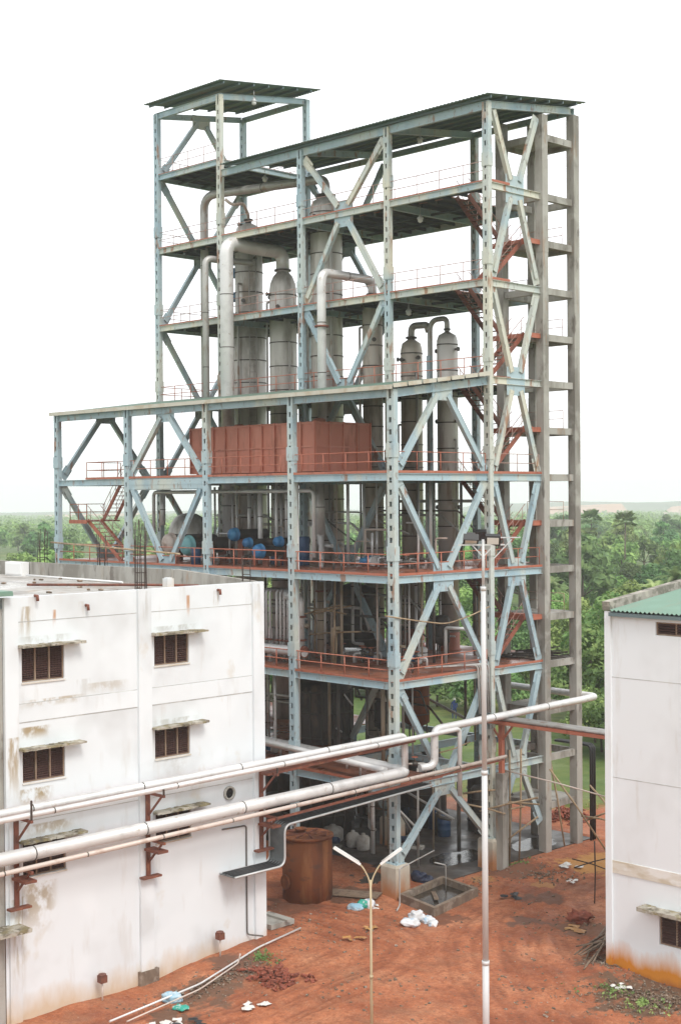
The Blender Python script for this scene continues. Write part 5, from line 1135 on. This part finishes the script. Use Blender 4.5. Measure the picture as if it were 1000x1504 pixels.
p = Vector((.3, Y1 - .2, 17.1)); T = thing('wall_floodlight', 'white bracket arm with a dark floodlight on the post behind the mast top', 'floodlight', p)
m = MB(); m.bar(p + dx * -.2, p + dx * 1.5, .06, .06); m.build('arm', M['pole'], T); m = MB(); m.bar(p + Vector((0, 0, -1.1)) + dx * .1, p + dx * 1.05 + Vector((0, 0, -.1)), .05, .05); m.build('strut', M['pole'], T)
c = p + dx * -.6 + Vector((0, 0, .2)); m = MB(); m.bar(c, c + fd * .3 + Vector((0, 0, -.12)), .7, .5); m.build('lamp_head', M['black'], T)

# sacks and litter
def sack(u, v, rx, ry, rz_, mat, seed, lb, yaw=0):
    p = at(u, v, z=.05); z = gz(p.x, p.y); m = MB(); n, k = 30, 16; c = 0
    for i in range(k + 1):
        th = math.pi * i / k
        for j in range(n):
            an = 2 * math.pi * j / n; sx = abs(math.cos(an)) ** .6 * math.copysign(1, math.cos(an)); sy = abs(math.sin(an)) ** .7 * math.copysign(1, math.sin(an)); s = abs(math.sin(th)) ** .55
            x, y, zz_ = rx * sx * s, ry * sy * s, rz_ * math.cos(th); q = 1 + .30 * noise.noise(Vector((x * 5 + seed, y * 5, zz_ * 6))) + .22 * noise.noise(Vector((x * 13 + seed, y * 13, zz_ * 14)))
            if sx > .5: y *= 1 - .45 * max(0, (abs(x) / rx - .6)) * 2
            x, y = x * q, y * q; ca, sa = math.cos(yaw), math.sin(yaw); m.v.append((p.x + x * ca - y * sa, p.y + x * sa + y * ca, z + rz_ * .8 + zz_ * q))
    for i in range(k):
        for j in range(n): m.face((i * n + j, (i + 1) * n + j, (i + 1) * n + (j + 1) % n, i * n + (j + 1) % n), True)
    return tag(m.build('sack', M[mat]), lb, 'sack')
sack(603, 1358, .42, .30, .17, 'bag', 1, 'white printed sack on the red soil, left of the heap in front of the pit', .5)
sack(612, 1350, .33, .27, .25, 'bag', 2, 'upright white sack at the back of the heap in front of the pit', 1.2)
sack(619, 1348, .26, .2, .12, 'greenbag', 3, 'flat green sack squeezed between the white sacks', .2)
sack(628, 1351, .40, .30, .16, 'bag', 4, 'white sack at the right of the heap in front of the pit', -.5)
sack(636, 1357, .26, .22, .13, 'bag', 9, 'smallest white sack lying right in front of the heap before the pit', -.9)
sack(522, 1334, .36, .25, .16, 'bluebag', 5, 'pale blue sack left of the lamp pole', .2)
sack(534, 1332, .30, .22, .20, 'greenbag', 6, 'green and white sack behind the lamp pole', .8)
sack(543, 1332, .30, .22, .22, 'bag', 7, 'standing white sack right of the lamp pole', -.3)
sack(253, 1450, .42, .3, .2, 'bluebag', 8, 'light blue plastic bag by the long white ground pipe', .4)
sack(266, 1461, .3, .24, .07, 'greenbag', 10, 'flat green rag below the light blue bag', .4)
def scrap(u, v, s, mat, seed, lb, cat='litter'):
    p = at(u, v, z=.02); z = gz(p.x, p.y); m = MB(); random.seed(seed)
    for k in range(5):
        c = Vector((p.x + random.uniform(-s, s), p.y + random.uniform(-s, s), z + .04 + random.uniform(0, .06))); a = random.uniform(0, 3.1); w_ = s * random.uniform(.25, .5); h_ = s * random.uniform(.2, .4); ca, sa = math.cos(a), math.sin(a)
        pts = []
        for (i, j) in ((-1, -1), (0, -1.1), (1, -1), (1.1, 0), (1, 1), (0, 1.05), (-1, 1), (-1.1, 0)): pts.append((c.x + i * w_ * ca - j * h_ * sa, c.y + i * w_ * sa + j * h_ * ca, c.z + random.uniform(-.03, .05)))
        n = len(m.v); m.v += pts; m.v.append((c.x, c.y, c.z + .06))
        for q in range(8): m.face((n + q, n + (q + 1) % 8, n + 8))
    return tag(m.build('litter', M[mat]), lb, cat)
scrap(258, 1488, .45, 'paper', 1, 'white crumpled sheets on the soil at the bottom left')
scrap(275, 1487, .4, 'black', 2, 'black plastic scrap beside the white crumpled sheets')
scrap(369, 1463, .5, 'paper', 3, 'white plastic scraps below the brick heap')
scrap(552, 1332, .28, 'paper', 4, 'small white scraps right of the sacks by the lamp pole')
scrap(545, 1364, .3, 'mud', 5, 'tan cardboard flake on the soil under the lamp arms')
scrap(521, 1381, .35, 'mud', 6, 'tan cardboard flake left of the lamp pole')
scrap(840, 1275, .5, 'paper', 7, 'white scraps scattered by the yellow mud puddle')
scrap(843, 1295, .28, 'paper', 11, 'few white bits on the soil nearer than the mud puddle')
scrap(755, 1318, .5, 'black', 8, 'dark rag flattened in the soil right of the mast')
scrap(848, 1362, .6, 'mud', 9, 'torn brown cardboard by the branch pile')
scrap(915, 1452, .3, 'paper', 10, 'white lump in the rubble before the right building')
scrap(220, 1490, .35, 'paper', 12, 'pale scraps at the very bottom left of the yard')
m = MB(); p = at(505, 1318, z=.03); m.bar((p.x - 1.3, p.y - .2, .10), (p.x + 1.3, p.y + 1.1, .12), 1.0, .06); tag(m.build('wooden_board', M['wood']), 'flat wooden board lying on the soil right of the rusty tank', 'board')
m = MB(); p = at(398, 1355, z=.05); m.box(p.x - .9, p.x + .8, p.y - .7, p.y + .7, .0, .22); m.box(p.x - .5, p.x + 1.0, p.y + .1, p.y + .35, .22, .32); tag(m.build('concrete_slab', M['conc']), 'broken grey slab at the foot of the far corner of the white building', 'slab')
def heap(name, u, v, rx, ry, h, cnt, s, mat, seed, lb, cat, flat=.6):
    p = at(u, v, z=.05); random.seed(seed); m = MB()
    for k in range(cnt):
        a = random.uniform(0, 6.28); q = math.sqrt(random.random()) if cat == 'bricks' else random.random() * 1.25; q0 = q * (.55 + .9 * abs(noise.noise(Vector((math.cos(a) * 2.2, math.sin(a) * 2.2, seed)))) * 2); x = p.x + rx * q0 * math.cos(a); y = p.y + ry * q0 * math.sin(a); z = gz(x, y) + h * max(0, 1 - q * q) * random.uniform(.3, 1); sz = s * random.uniform(.5, 1.3); d = Vector((random.uniform(-1, 1), random.uniform(-1, 1), random.uniform(-.5, .5))).normalized() * sz
        c = Vector((x, y, z + sz * .2)); m.bar(c - d, c + d, sz * 1.0, sz * flat, up=(random.uniform(-.5, .5), random.uniform(-.5, .5), 1))
    return tag(m.build(name, M[mat]), lb, cat, kind='stuff')
heap('brick_heap', 408, 1432, 1.25, 1.0, .35, 170, .11, 'brick', 1, 'heap of broken red bricks by the left building', 'bricks')
heap('rubble', 955, 1468, 2.8, 1.9, .10, 900, .05, 'stone', 2, 'rubble and dirt in front of the right building', 'rubble')
heap('rubble', 905, 1420, 1.4, 1.4, .08, 260, .05, 'stone', 3, 'rubble strip below the branch pile', 'rubble')
heap('rubble', 320, 1428, 1.2, 4.2, .07, 420, .05, 'stone', 4, 'rubble along the foot of the left building', 'rubble')
heap('rubble', 690, 1300, 1.2, 2.2, .06, 120, .05, 'stone', 5, 'crumbs of soil and stone right of the kerbed pit', 'rubble')
heap('rubble', 800, 1285, 2.2, 2.0, .06, 140, .06, 'stone', 6, 'clods scattered in front of the concrete shaft', 'rubble')
heap('soil_heap', 835, 1200, 1.8, 1.6, .5, 240, .13, 'brick', 7, 'red clods heaped behind the concrete shaft', 'soil')
m = MB(); random.seed(91)
for k in range(2600):
    x, y = random.uniform(-3, 16), random.uniform(-16, 10)
    if noise.noise(Vector((x * .25, y * .25, 3))) < random.uniform(-.25, .3) or (x < 1.3 and y < -8.6) or (-1 < x < 4 and -1.6 < y < 3.6) or (x < 0 and y > 2.8) or (x > 13.4 and y > -2.1): continue
    s = random.choice((.02, .025, .03, .04, .06)); z = gz(x, y); d = Vector((random.uniform(-1, 1), random.uniform(-1, 1), random.uniform(-.3, .3))).normalized() * s
    m.bar(Vector((x, y, z + s * .2)) - d, Vector((x, y, z + s * .2)) + d, s * 1.5, s, up=(random.uniform(-.4, .4), .2, 1))
tag(m.build('clods', M['stone']), 'small clods and pebbles strewn over the red yard', 'clods', kind='stuff')
m = MB(); random.seed(31)
for k in range(15):
    a = at(895 + random.uniform(-4, 16), 1365 + random.uniform(-6, 14), z=.2 + .03 * k); b_ = at(850 + random.uniform(-8, 30), 1398 + random.uniform(-8, 30), z=.05 + .02 * k); c = a.lerp(b_, .5) + Vector((random.uniform(-.1, .1), random.uniform(-.1, .1), random.uniform(0, .08)))
    m.tube([a, c, b_], [.06, .05, .03], 6)
tag(m.build('branch_pile', M['wood']), 'pile of cut branches leaning toward the right building', 'branches', kind='stuff')
m = MB(); p = at(852, 1352, z=.1); m.blob((p.x, p.y, .16), (.5, .36, .3), 9, 18, 12, 1.0); tag(m.build('boulder', M['brick']), 'brown boulder of soil behind the branch pile', 'boulder')
# scaffold poles around the stair shaft
G2 = 'scaffold poles around the stair shaft'; LB2 = 'one of the crooked bamboo poles lashed around the stair shaft'
for q in ((748, 1102, 748, 1286, 8.2, 8.2), (765, 1100, 762, 1280, 9.2, 9.2), (807, 1112, 829, 1243, 12.6, 12.6), (807, 1130, 890, 1250, 11, 12.5), (790, 1172, 704, 1192, 7.8, 6.6), (710, 1178, 792, 1182, 7.4, 8.6), (712, 1198, 770, 1185, 7.0, 9.4), (854, 1199, 905, 1209, 12.2, 12.2), (866, 1154, 900, 1196, 14, 14), (862, 1205, 905, 1190, 12.6, 12.6), (676, 1180, 742, 1196, 5.8, 7.2), (680, 1166, 740, 1160, 6, 7.4), (790, 1200, 735, 1242, 9.6, 8.0)):
    bam(*q, r=.055, lb=LB2, g=G2)
bam(730, 1129, 905, 1175, 7.6, 10.5, r=.04, lb='long pale pole slanting from the bridge post to the right building', g=None, mat='pipe_pink')
bam(873, 1236, 873, 1334, 5.6, 5.4, r=.035, lb='upright dark stake with crossed bars near the mud puddle', g=None, mat='rebar')
bam(840, 1262, 897, 1280, 5.5, 5.3, r=.03, lb='dark bar tied across the stake, sloping down to the right', g=None, mat='rebar')
bam(843, 1275, 897, 1260, 5.3, 5.6, r=.03, lb='dark bar tied across the stake, sloping up to the right', g=None, mat='rebar')
for k in range(3): pipe('service_pipe', 'one of the black hooked service pipes behind the last concrete column', [(-2, 15.4 + .18 * k, 5.3), (.45, 15.4 + .18 * k, 5.3), (.45, 15.4 + .18 * k, .0)], .07, 'black', .3, group='hooked service pipes behind the shaft', n=8)

# worker in blue seen through the ground storey
P0 = Vector((-33.4, 42.9, 0)); me = bpy.data.meshes.new('person')
J = [(0, 0, .92), (0, .0, 1.18), (0, .01, 1.40), (0, .02, 1.5), (0, .03, 1.62), (.1, 0, .88), (.13, .03, .48), (.12, 0, .06), (.13, -.12, .03), (-.1, 0, .88), (-.16, -.05, .48), (-.15, .06, .06), (-.16, -.06, .03), (.2, 0, 1.40), (.26, -.05, 1.14), (.2, -.25, 1.0), (-.2, 0, 1.40), (-.28, .03, 1.14), (-.26, -.08, .92), (.18, -.33, .98), (-.26, -.14, .84)]
Ed = [(0, 1), (1, 2), (2, 3), (3, 4), (0, 5), (5, 6), (6, 7), (7, 8), (0, 9), (9, 10), (10, 11), (11, 12), (2, 13), (13, 14), (14, 15), (15, 19), (2, 16), (16, 17), (17, 18), (18, 20)]
rad = [.15, .15, .15, .06, .095, .1, .07, .05, .045, .1, .07, .05, .045, .075, .05, .04, .075, .05, .04, .035, .035]
rad = rad[:13] + [.075, .05, .04, .075, .05, .04, .035, .035]
me.from_pydata(J, Ed, []); o = bpy.data.objects.new('person', me); COL.objects.link(o); o.location = P0; o.rotation_euler = (0, 0, .6); me.materials.append(M['shirt'])
sm = o.modifiers.new('skin', 'SKIN')
for i, v in enumerate(me.skin_vertices[0].data if me.skin_vertices else []): v.radius = (rad[i], rad[i] * .8); v.use_root = (i == 0)
if not me.skin_vertices: o.modifiers.remove(sm)
sb = o.modifiers.new('sub', 'SUBSURF'); sb.levels = 1; sb.render_levels = 1; ORG[o.name] = Vector((0, 0, 0))
tag(o, 'person in blue work clothes and a white cap standing on the grass behind the tower', 'person')
m = MB(); m.lathe([(.115, 1.62), (.12, 1.66), (.10, 1.74), (.04, 1.78)], (0, .03, 0), 12); m.lathe([(.15, 1.63), (.11, 1.65)], (0, .0, 0), 12); m.build('cap', M['white'], o)

pipe('bowed_pole', 'pale bowed pole tied across the inverted brace of the third storey', [at(566, 905, x=.3), at(612, 912, x=.3), at(655, 917, x=.3), at(690, 905, x=.3), at(719, 891, x=.3)], .035, 'bamboo', .6, n=8, cat='pole')
pipe('bowed_pole', 'pale bowed pole tied across the lower brace beside the white riser', [at(645, 1106, x=.35), at(668, 1100, x=.35), at(690, 1090, x=.35)], .035, 'bamboo', .4, n=8, cat='pole')
# ------------------------------------------------------------------ trees
def leaf_cloud(mb, c, rad, n, s, rng, flat=.0):
    c = Vector(c)
    for k in range(n):
        while True:
            d = Vector((rng.uniform(-1, 1), rng.uniform(-1, 1), rng.uniform(-1, 1)))
            if .02 < d.length < 1: break
        d.normalize(); q = rng.uniform(.72, 1.04) if rng.random() < .8 else rng.uniform(.3, .8)
        if d.z < -.55 and rng.random() < .7: continue
        p = c + Vector((d.x * rad[0], d.y * rad[1], d.z * rad[2])) * q
        nr = (d + Vector((rng.uniform(-1, 1), rng.uniform(-1, 1), rng.uniform(-.4, 1.2))) * .75).normalized()
        a = nr.cross(Vector((rng.uniform(-1, 1), rng.uniform(-1, 1), rng.uniform(-1, 1)))).normalized(); b = nr.cross(a); w_ = s * rng.uniform(.6, 1.3); h_ = w_ * rng.uniform(.5, .8)
        i = len(mb.v); mb.v += [tuple(p - a * w_), tuple(p - b * h_ * .6 + nr * w_ * .1), tuple(p + a * w_), tuple(p + b * h_)]; mb.face((i, i + 1, i + 2, i + 3))
def make_tree(name, label, cat, group, h, spread, blobs, n, s, mat, seed, trunk=True):
    rng = random.Random(seed); T = thing(name, label, cat, (0, 0, 0), group); m = MB(); th = h * .38
    m.tube([(0, 0, -.4), (.06 * h * .2, .02, th * .6), (.1, .1, th), (.05, .2, h * .75)], [h * .03, h * .024, h * .018, h * .005], 8)
    mb = MB(); cs = []
    for k in range(blobs):
        a = 2.4 * k + rng.uniform(-.5, .5); q = math.sqrt((k + .3) / blobs); z = h * (.42 + .44 * (1 - q ** 1.6) * rng.uniform(.75, 1.1) + .12 * rng.uniform(-1, 1)); r = spread * rng.uniform(.26, .42)
        c = Vector((spread * .72 * q * math.cos(a), spread * .72 * q * math.sin(a), z)); cs.append(c)
        leaf_cloud(mb, c, (r, r, r * rng.uniform(.62, .85)), n // blobs, s, rng)
    for c in cs[::2]: m.tube([(.05, .05, th * .8), Vector((.05, .05, th * .8)).lerp(c, .55) + Vector((0, 0, -.2)), c], [h * .011, h * .007, h * .003], 5)
    mb.build('crown', M[mat], T); m.build('trunk', M['bark'], T); return T
def make_palm(label, group, h, fl, nf, seed, fan=False):
    rng = random.Random(seed); T = thing('palm_tree', label, 'palm tree', (0, 0, 0), group); m = MB(); lean = Vector((rng.uniform(-.8, .8), rng.uniform(-.8, .8), h))
    m.tube([(0, 0, -.3), Vector((lean.x * .3, lean.y * .3, h * .5)), lean], [.22, .17, .14], 8); m.build('trunk', M['bark'], T); mb = MB()
    for k in range(nf):
        a = 2.4 * k; el = rng.uniform(-.25, 1.25); d = Vector((math.cos(a), math.sin(a), 0)); L_ = fl * rng.uniform(.8, 1.1); side = Vector((-d.y, d.x, 0)); prev = lean
        if fan:
            c = lean + (d * math.cos(el) + Vector((0, 0, math.sin(el)))) * fl * .6; ax = (d * math.cos(el) + Vector((0, 0, math.sin(el)))).normalized(); u = ax.cross(side).normalized()
            for j in range(15):
                t = (j - 7) / 7 * 1.9; v = (ax * math.cos(t) + side * math.sin(t)) * fl * .55; w_ = (side * math.cos(t) - ax * math.sin(t)) * .07; i = len(mb.v); mb.v += [tuple(c - w_ * .4), tuple(c + w_ * .4), tuple(c + v * .7 + w_), tuple(c + v + u * -.12 * fl), tuple(c + v * .7 - w_)]; mb.face((i, i + 1, i + 2, i + 3, i + 4))
            continue
        for j in range(1, 17):
            t = j / 16; p = lean + d * L_ * math.cos(el) * t * (1 - .12 * t) + Vector((0, 0, L_ * (math.sin(el) * t - .62 * t * t)))
            w0 = .55 * math.sin(math.pi * min(1, t * .85 + .15)) * fl * .28
            tan = (p - prev).normalized()
            for sg in (-1, 1):
                e = p + side * sg * w0 + tan * w0 * .55 + Vector((0, 0, -.35 * w0)); i = len(mb.v); mb.v += [tuple(prev), tuple(p), tuple(e)]; mb.face((i, i + 1, i + 2))
            prev = p
    mb.build('frond', M['palm'], T); return T
kinds = [make_tree('broadleaf_tree', 'x', 'tree', None, 10.5, 5.6, 15, 5200, .30, 'leaf', 1), make_tree('broadleaf_tree', 'x', 'tree', None, 12, 5.2, 16, 5600, .30, 'leaf_dark', 2), make_tree('broadleaf_tree', 'x', 'tree', None, 8.5, 5.8, 14, 4800, .28, 'leaf_light', 3), make_tree('bush', 'x', 'bush', None, 4.2, 3.4, 10, 2600, .24, 'leaf', 4)]
palms = [make_palm('x', None, 9.5, 4.2, 26, 5), make_palm('x', None, 13, 2.6, 22, 6, True)]
far_kinds = [make_tree('broadleaf_tree', 'x', 'tree', None, 11, 5.5, 12, 1300, .62, m_, 10 + i) for i, m_ in enumerate(('leaf', 'leaf_dark', 'leaf_light'))]
used = set()
def plant(src, u, d, sc, label, group, rz_=None):
    """stands at ground distance d from the camera on the sight line through photo column u"""
    v = fw + r2 * ((u - 500) / FPX); v.z = 0; v.normalize(); x, y = CAM.x + v.x * d, CAM.y + v.y * d
    if src.name not in used: used.add(src.name); o = src
    else: o = copy_tree(src)
    o.location = (x, y, gz(x, y)); o.rotation_euler = (0, 0, random.uniform(0, 6.28) if rz_ is None else rz_); o.scale = (sc, sc, sc * random.uniform(.92, 1.1))
    o['label'] = label; o['category'] = {'palm_tree': 'palm tree', 'bush': 'bush'}.get(src.name.split('.')[0], 'tree')
    if group: o['group'] = group
    elif 'group' in o: del o['group']
    return o
random.seed(77)
K0, K1, K2, KB = kinds
named = [(K0, 905, 128, 1.0, 'leafy green tree right behind the green roof corner'), (K1, 800, 300, .9, 'dark rounded tree seen between the two right concrete columns'),
         (K1, 1000, 215, 1.05, 'bright rounded tree at the right edge above the palms'), (K0, 868, 118, .78, 'green tree directly behind the last concrete column')]
for s, u, d, sc, lb in named: plant(s, u, d, sc, lb, None)
plant(palms[0], 962, 150, .92, 'coconut palm with feathery fronds above the green roof', None); plant(palms[0], 996, 165, .95, 'coconut palm at the right edge beside the feathery one', None)
plant(palms[0], 805, 170, .8, 'coconut palm with dusky fronds behind the stair shaft columns', None); plant(palms[1], 917, 305, .95, 'tall fan palm standing above the bright grove at the right', None); plant(palms[1], 872, 330, .95, 'tall fan palm far off left of the other fan palm', None)
g1 = 'trees close behind the tower'; l1 = 'one of the green trees growing close behind the tower'
for u, d, k, sc in [(845, 150, K0, .8), (880, 140, K2, .72), (930, 165, K0, .85), (815, 185, K2, .75), (960, 200, K1, .9), (985, 185, K0, .8), (912, 190, K2, .8), (780, 165, K0, .7), (740, 150, K1, .75), (695, 160, K0, .85), (650, 150, K2, .7), (680, 190, K1, .9), (610, 175, K0, .85), (560, 170, K2, .8), (520, 190, K1, .9), (470, 170, K0, .8), (425, 180, K2, .8), (385, 175, K0, .85), (715, 135, K0, .62), (1020, 200, K2, .9), (1050, 170, K0, .9), (340, 190, K1, .9), (895, 225, K2, .9), (860, 240, K0, .9), (930, 250, K1, .85), (830, 260, K2, .9), (590, 220, K1, 1), (640, 230, K0, 1), (490, 230, K2, 1), (760, 220, K1, 1), (985, 260, K2, 1.0)]:
    plant(k, u + random.uniform(-4, 4), d, sc * random.uniform(.9, 1.05), l1, g1)
g2 = 'bushes along the grass behind the tower'; l2 = 'one of the low bushes at the edge of the grass behind the tower'
for u, d in [(872, 112), (882, 108), (892, 116), (850, 125), (835, 132), (700, 128), (720, 124), (550, 140), (580, 136), (520, 138), (455, 136), (420, 134), (395, 130), (640, 130), (790, 140), (905, 106), (770, 150)]:
    plant(KB, u, d, random.uniform(.7, 1.1), l2, g2)
g3 = 'trees of the middle distance'; l3 = 'one of the many trees in the hazy middle distance'
for k in range(215):
    d = 235 * (1 + 2.2 * (k / 215) ** 1.2) + random.uniform(-15, 15); u = random.uniform(-120, 1120)
    plant(far_kinds[random.choice((0, 0, 1, 1, 2))], u, d, random.uniform(.75, 1.15), l3, g3)
# far woods read as one mass
rng = random.Random(3); mb = MB()
for k in range(3600):
    d = 620 + 2900 * (k / 3600) ** 1.15 + rng.uniform(-40, 40); u = rng.uniform(-260, 1260); v = fw + r2 * ((u - 500) / FPX); v.z = 0; v.normalize(); x, y = CAM.x + v.x * d, CAM.y + v.y * d
    if noise.noise(Vector((x * .004, y * .004, 9))) < -.33: continue
    z = gz(x, y); h = rng.uniform(6, 12.5); r = rng.uniform(3.5, 6.5) * (1 + d / 4500)
    leaf_cloud(mb, (x, y, z + h * .55), (r, r, h * .5), 44 if d < 1500 else 26, 1.5 if d < 1500 else 2.4, rng)
tag(mb.build('far_woods', M['leaf'], loc=(-1500, 1500, -20)), 'hazy woods stretching to the horizon', 'woods', kind='stuff')
# quarry and long ridge at the horizon
def ridge(name, d, u0, u1, z0, h, seed, mat, depth=160, n=90):
    mb = MB()
    for i in range(n + 1):
        u = u0 + (u1 - u0) * i / n; e = min(1, 8 * i / n, 8 * (n - i) / n)
        for (dd, hh) in ((0, 0), (depth * .35, .55), (depth * .5, .9), (depth, 1.0), (depth * 2.2, 0)):
            v = fw + r2 * ((u - 500) / FPX); v.z = 0; v.normalize(); p = CAM + v * (d + dd)
            mb.v.append((p.x, p.y, z0 + e * h * hh * (1 + .35 * noise.noise(Vector((u * .006, seed, hh)))) + e * .9 * noise.noise(Vector((u * .05, seed, hh * 2)))))
    for i in range(n):
        for j in range(4): a = i * 5 + j; mb.face((a, a + 5, a + 6, a + 1), True)
    return tag(mb.build(name, mat), kind='structure')
ridge('quarry', 2350, 760, 935, -30, 27, 3, M['quarry']); ridge('quarry', 2500, 955, 1200, -32, 27, 5, M['quarry']); ridge('quarry', 2500, 40, 260, -34, 22, 8, M['quarry'])
hm = pmat('wooded_hill', (.035, .065, .025), .9, 0, [((.07, .11, .035), (.03, .03, .05), 5, .42, .62, .9)], bump=(.06, 1, 6))
ridge('hill', 3450, 600, 1500, -45, 42, 11, hm, 350, 160); ridge('hill', 3600, -500, 760, -45, 24, 13, hm, 350, 160)

# weeds
def weeds(u, v, rx, ry, n, lb, seed, hgt=.22, mat='leaf'):
    p = at(u, v, z=.05); rng = random.Random(seed); mb = MB()
    for k in range(n):
        a = rng.uniform(0, 6.28); q = rng.random() * 1.5 * (.4 + abs(noise.noise(Vector((math.cos(a) * 2, math.sin(a) * 2, seed)))) * 2); x, y = p.x + rx * q * math.cos(a), p.y + ry * q * math.sin(a); z = gz(x, y)
        leaf_cloud(mb, (x, y, z + hgt * .3), (.13, .13, hgt * rng.uniform(.5, 1)), 9, .06, rng)
    return tag(mb.build('weeds', M[mat]), lb, 'weeds', kind='stuff')
weeds(945, 1475, 1.8, 1.2, 50, 'low green weeds among the rubble by the right building', 1)
weeds(385, 1405, .5, .5, 30, 'small green weeds near the far corner of the white building', 2, .3)
weeds(900, 1455, 1.0, .8, 24, 'thin weeds at the edge of the rubble by the right building', 3)
weeds(835, 1185, 1.6, 1.2, 60, 'green weeds on the red clods behind the concrete shaft', 4, .5, 'leaf_light')
weeds(760, 1268, 1.2, 1.0, 26, 'scrubby weeds on the soil in front of the wet floor', 5, .15)
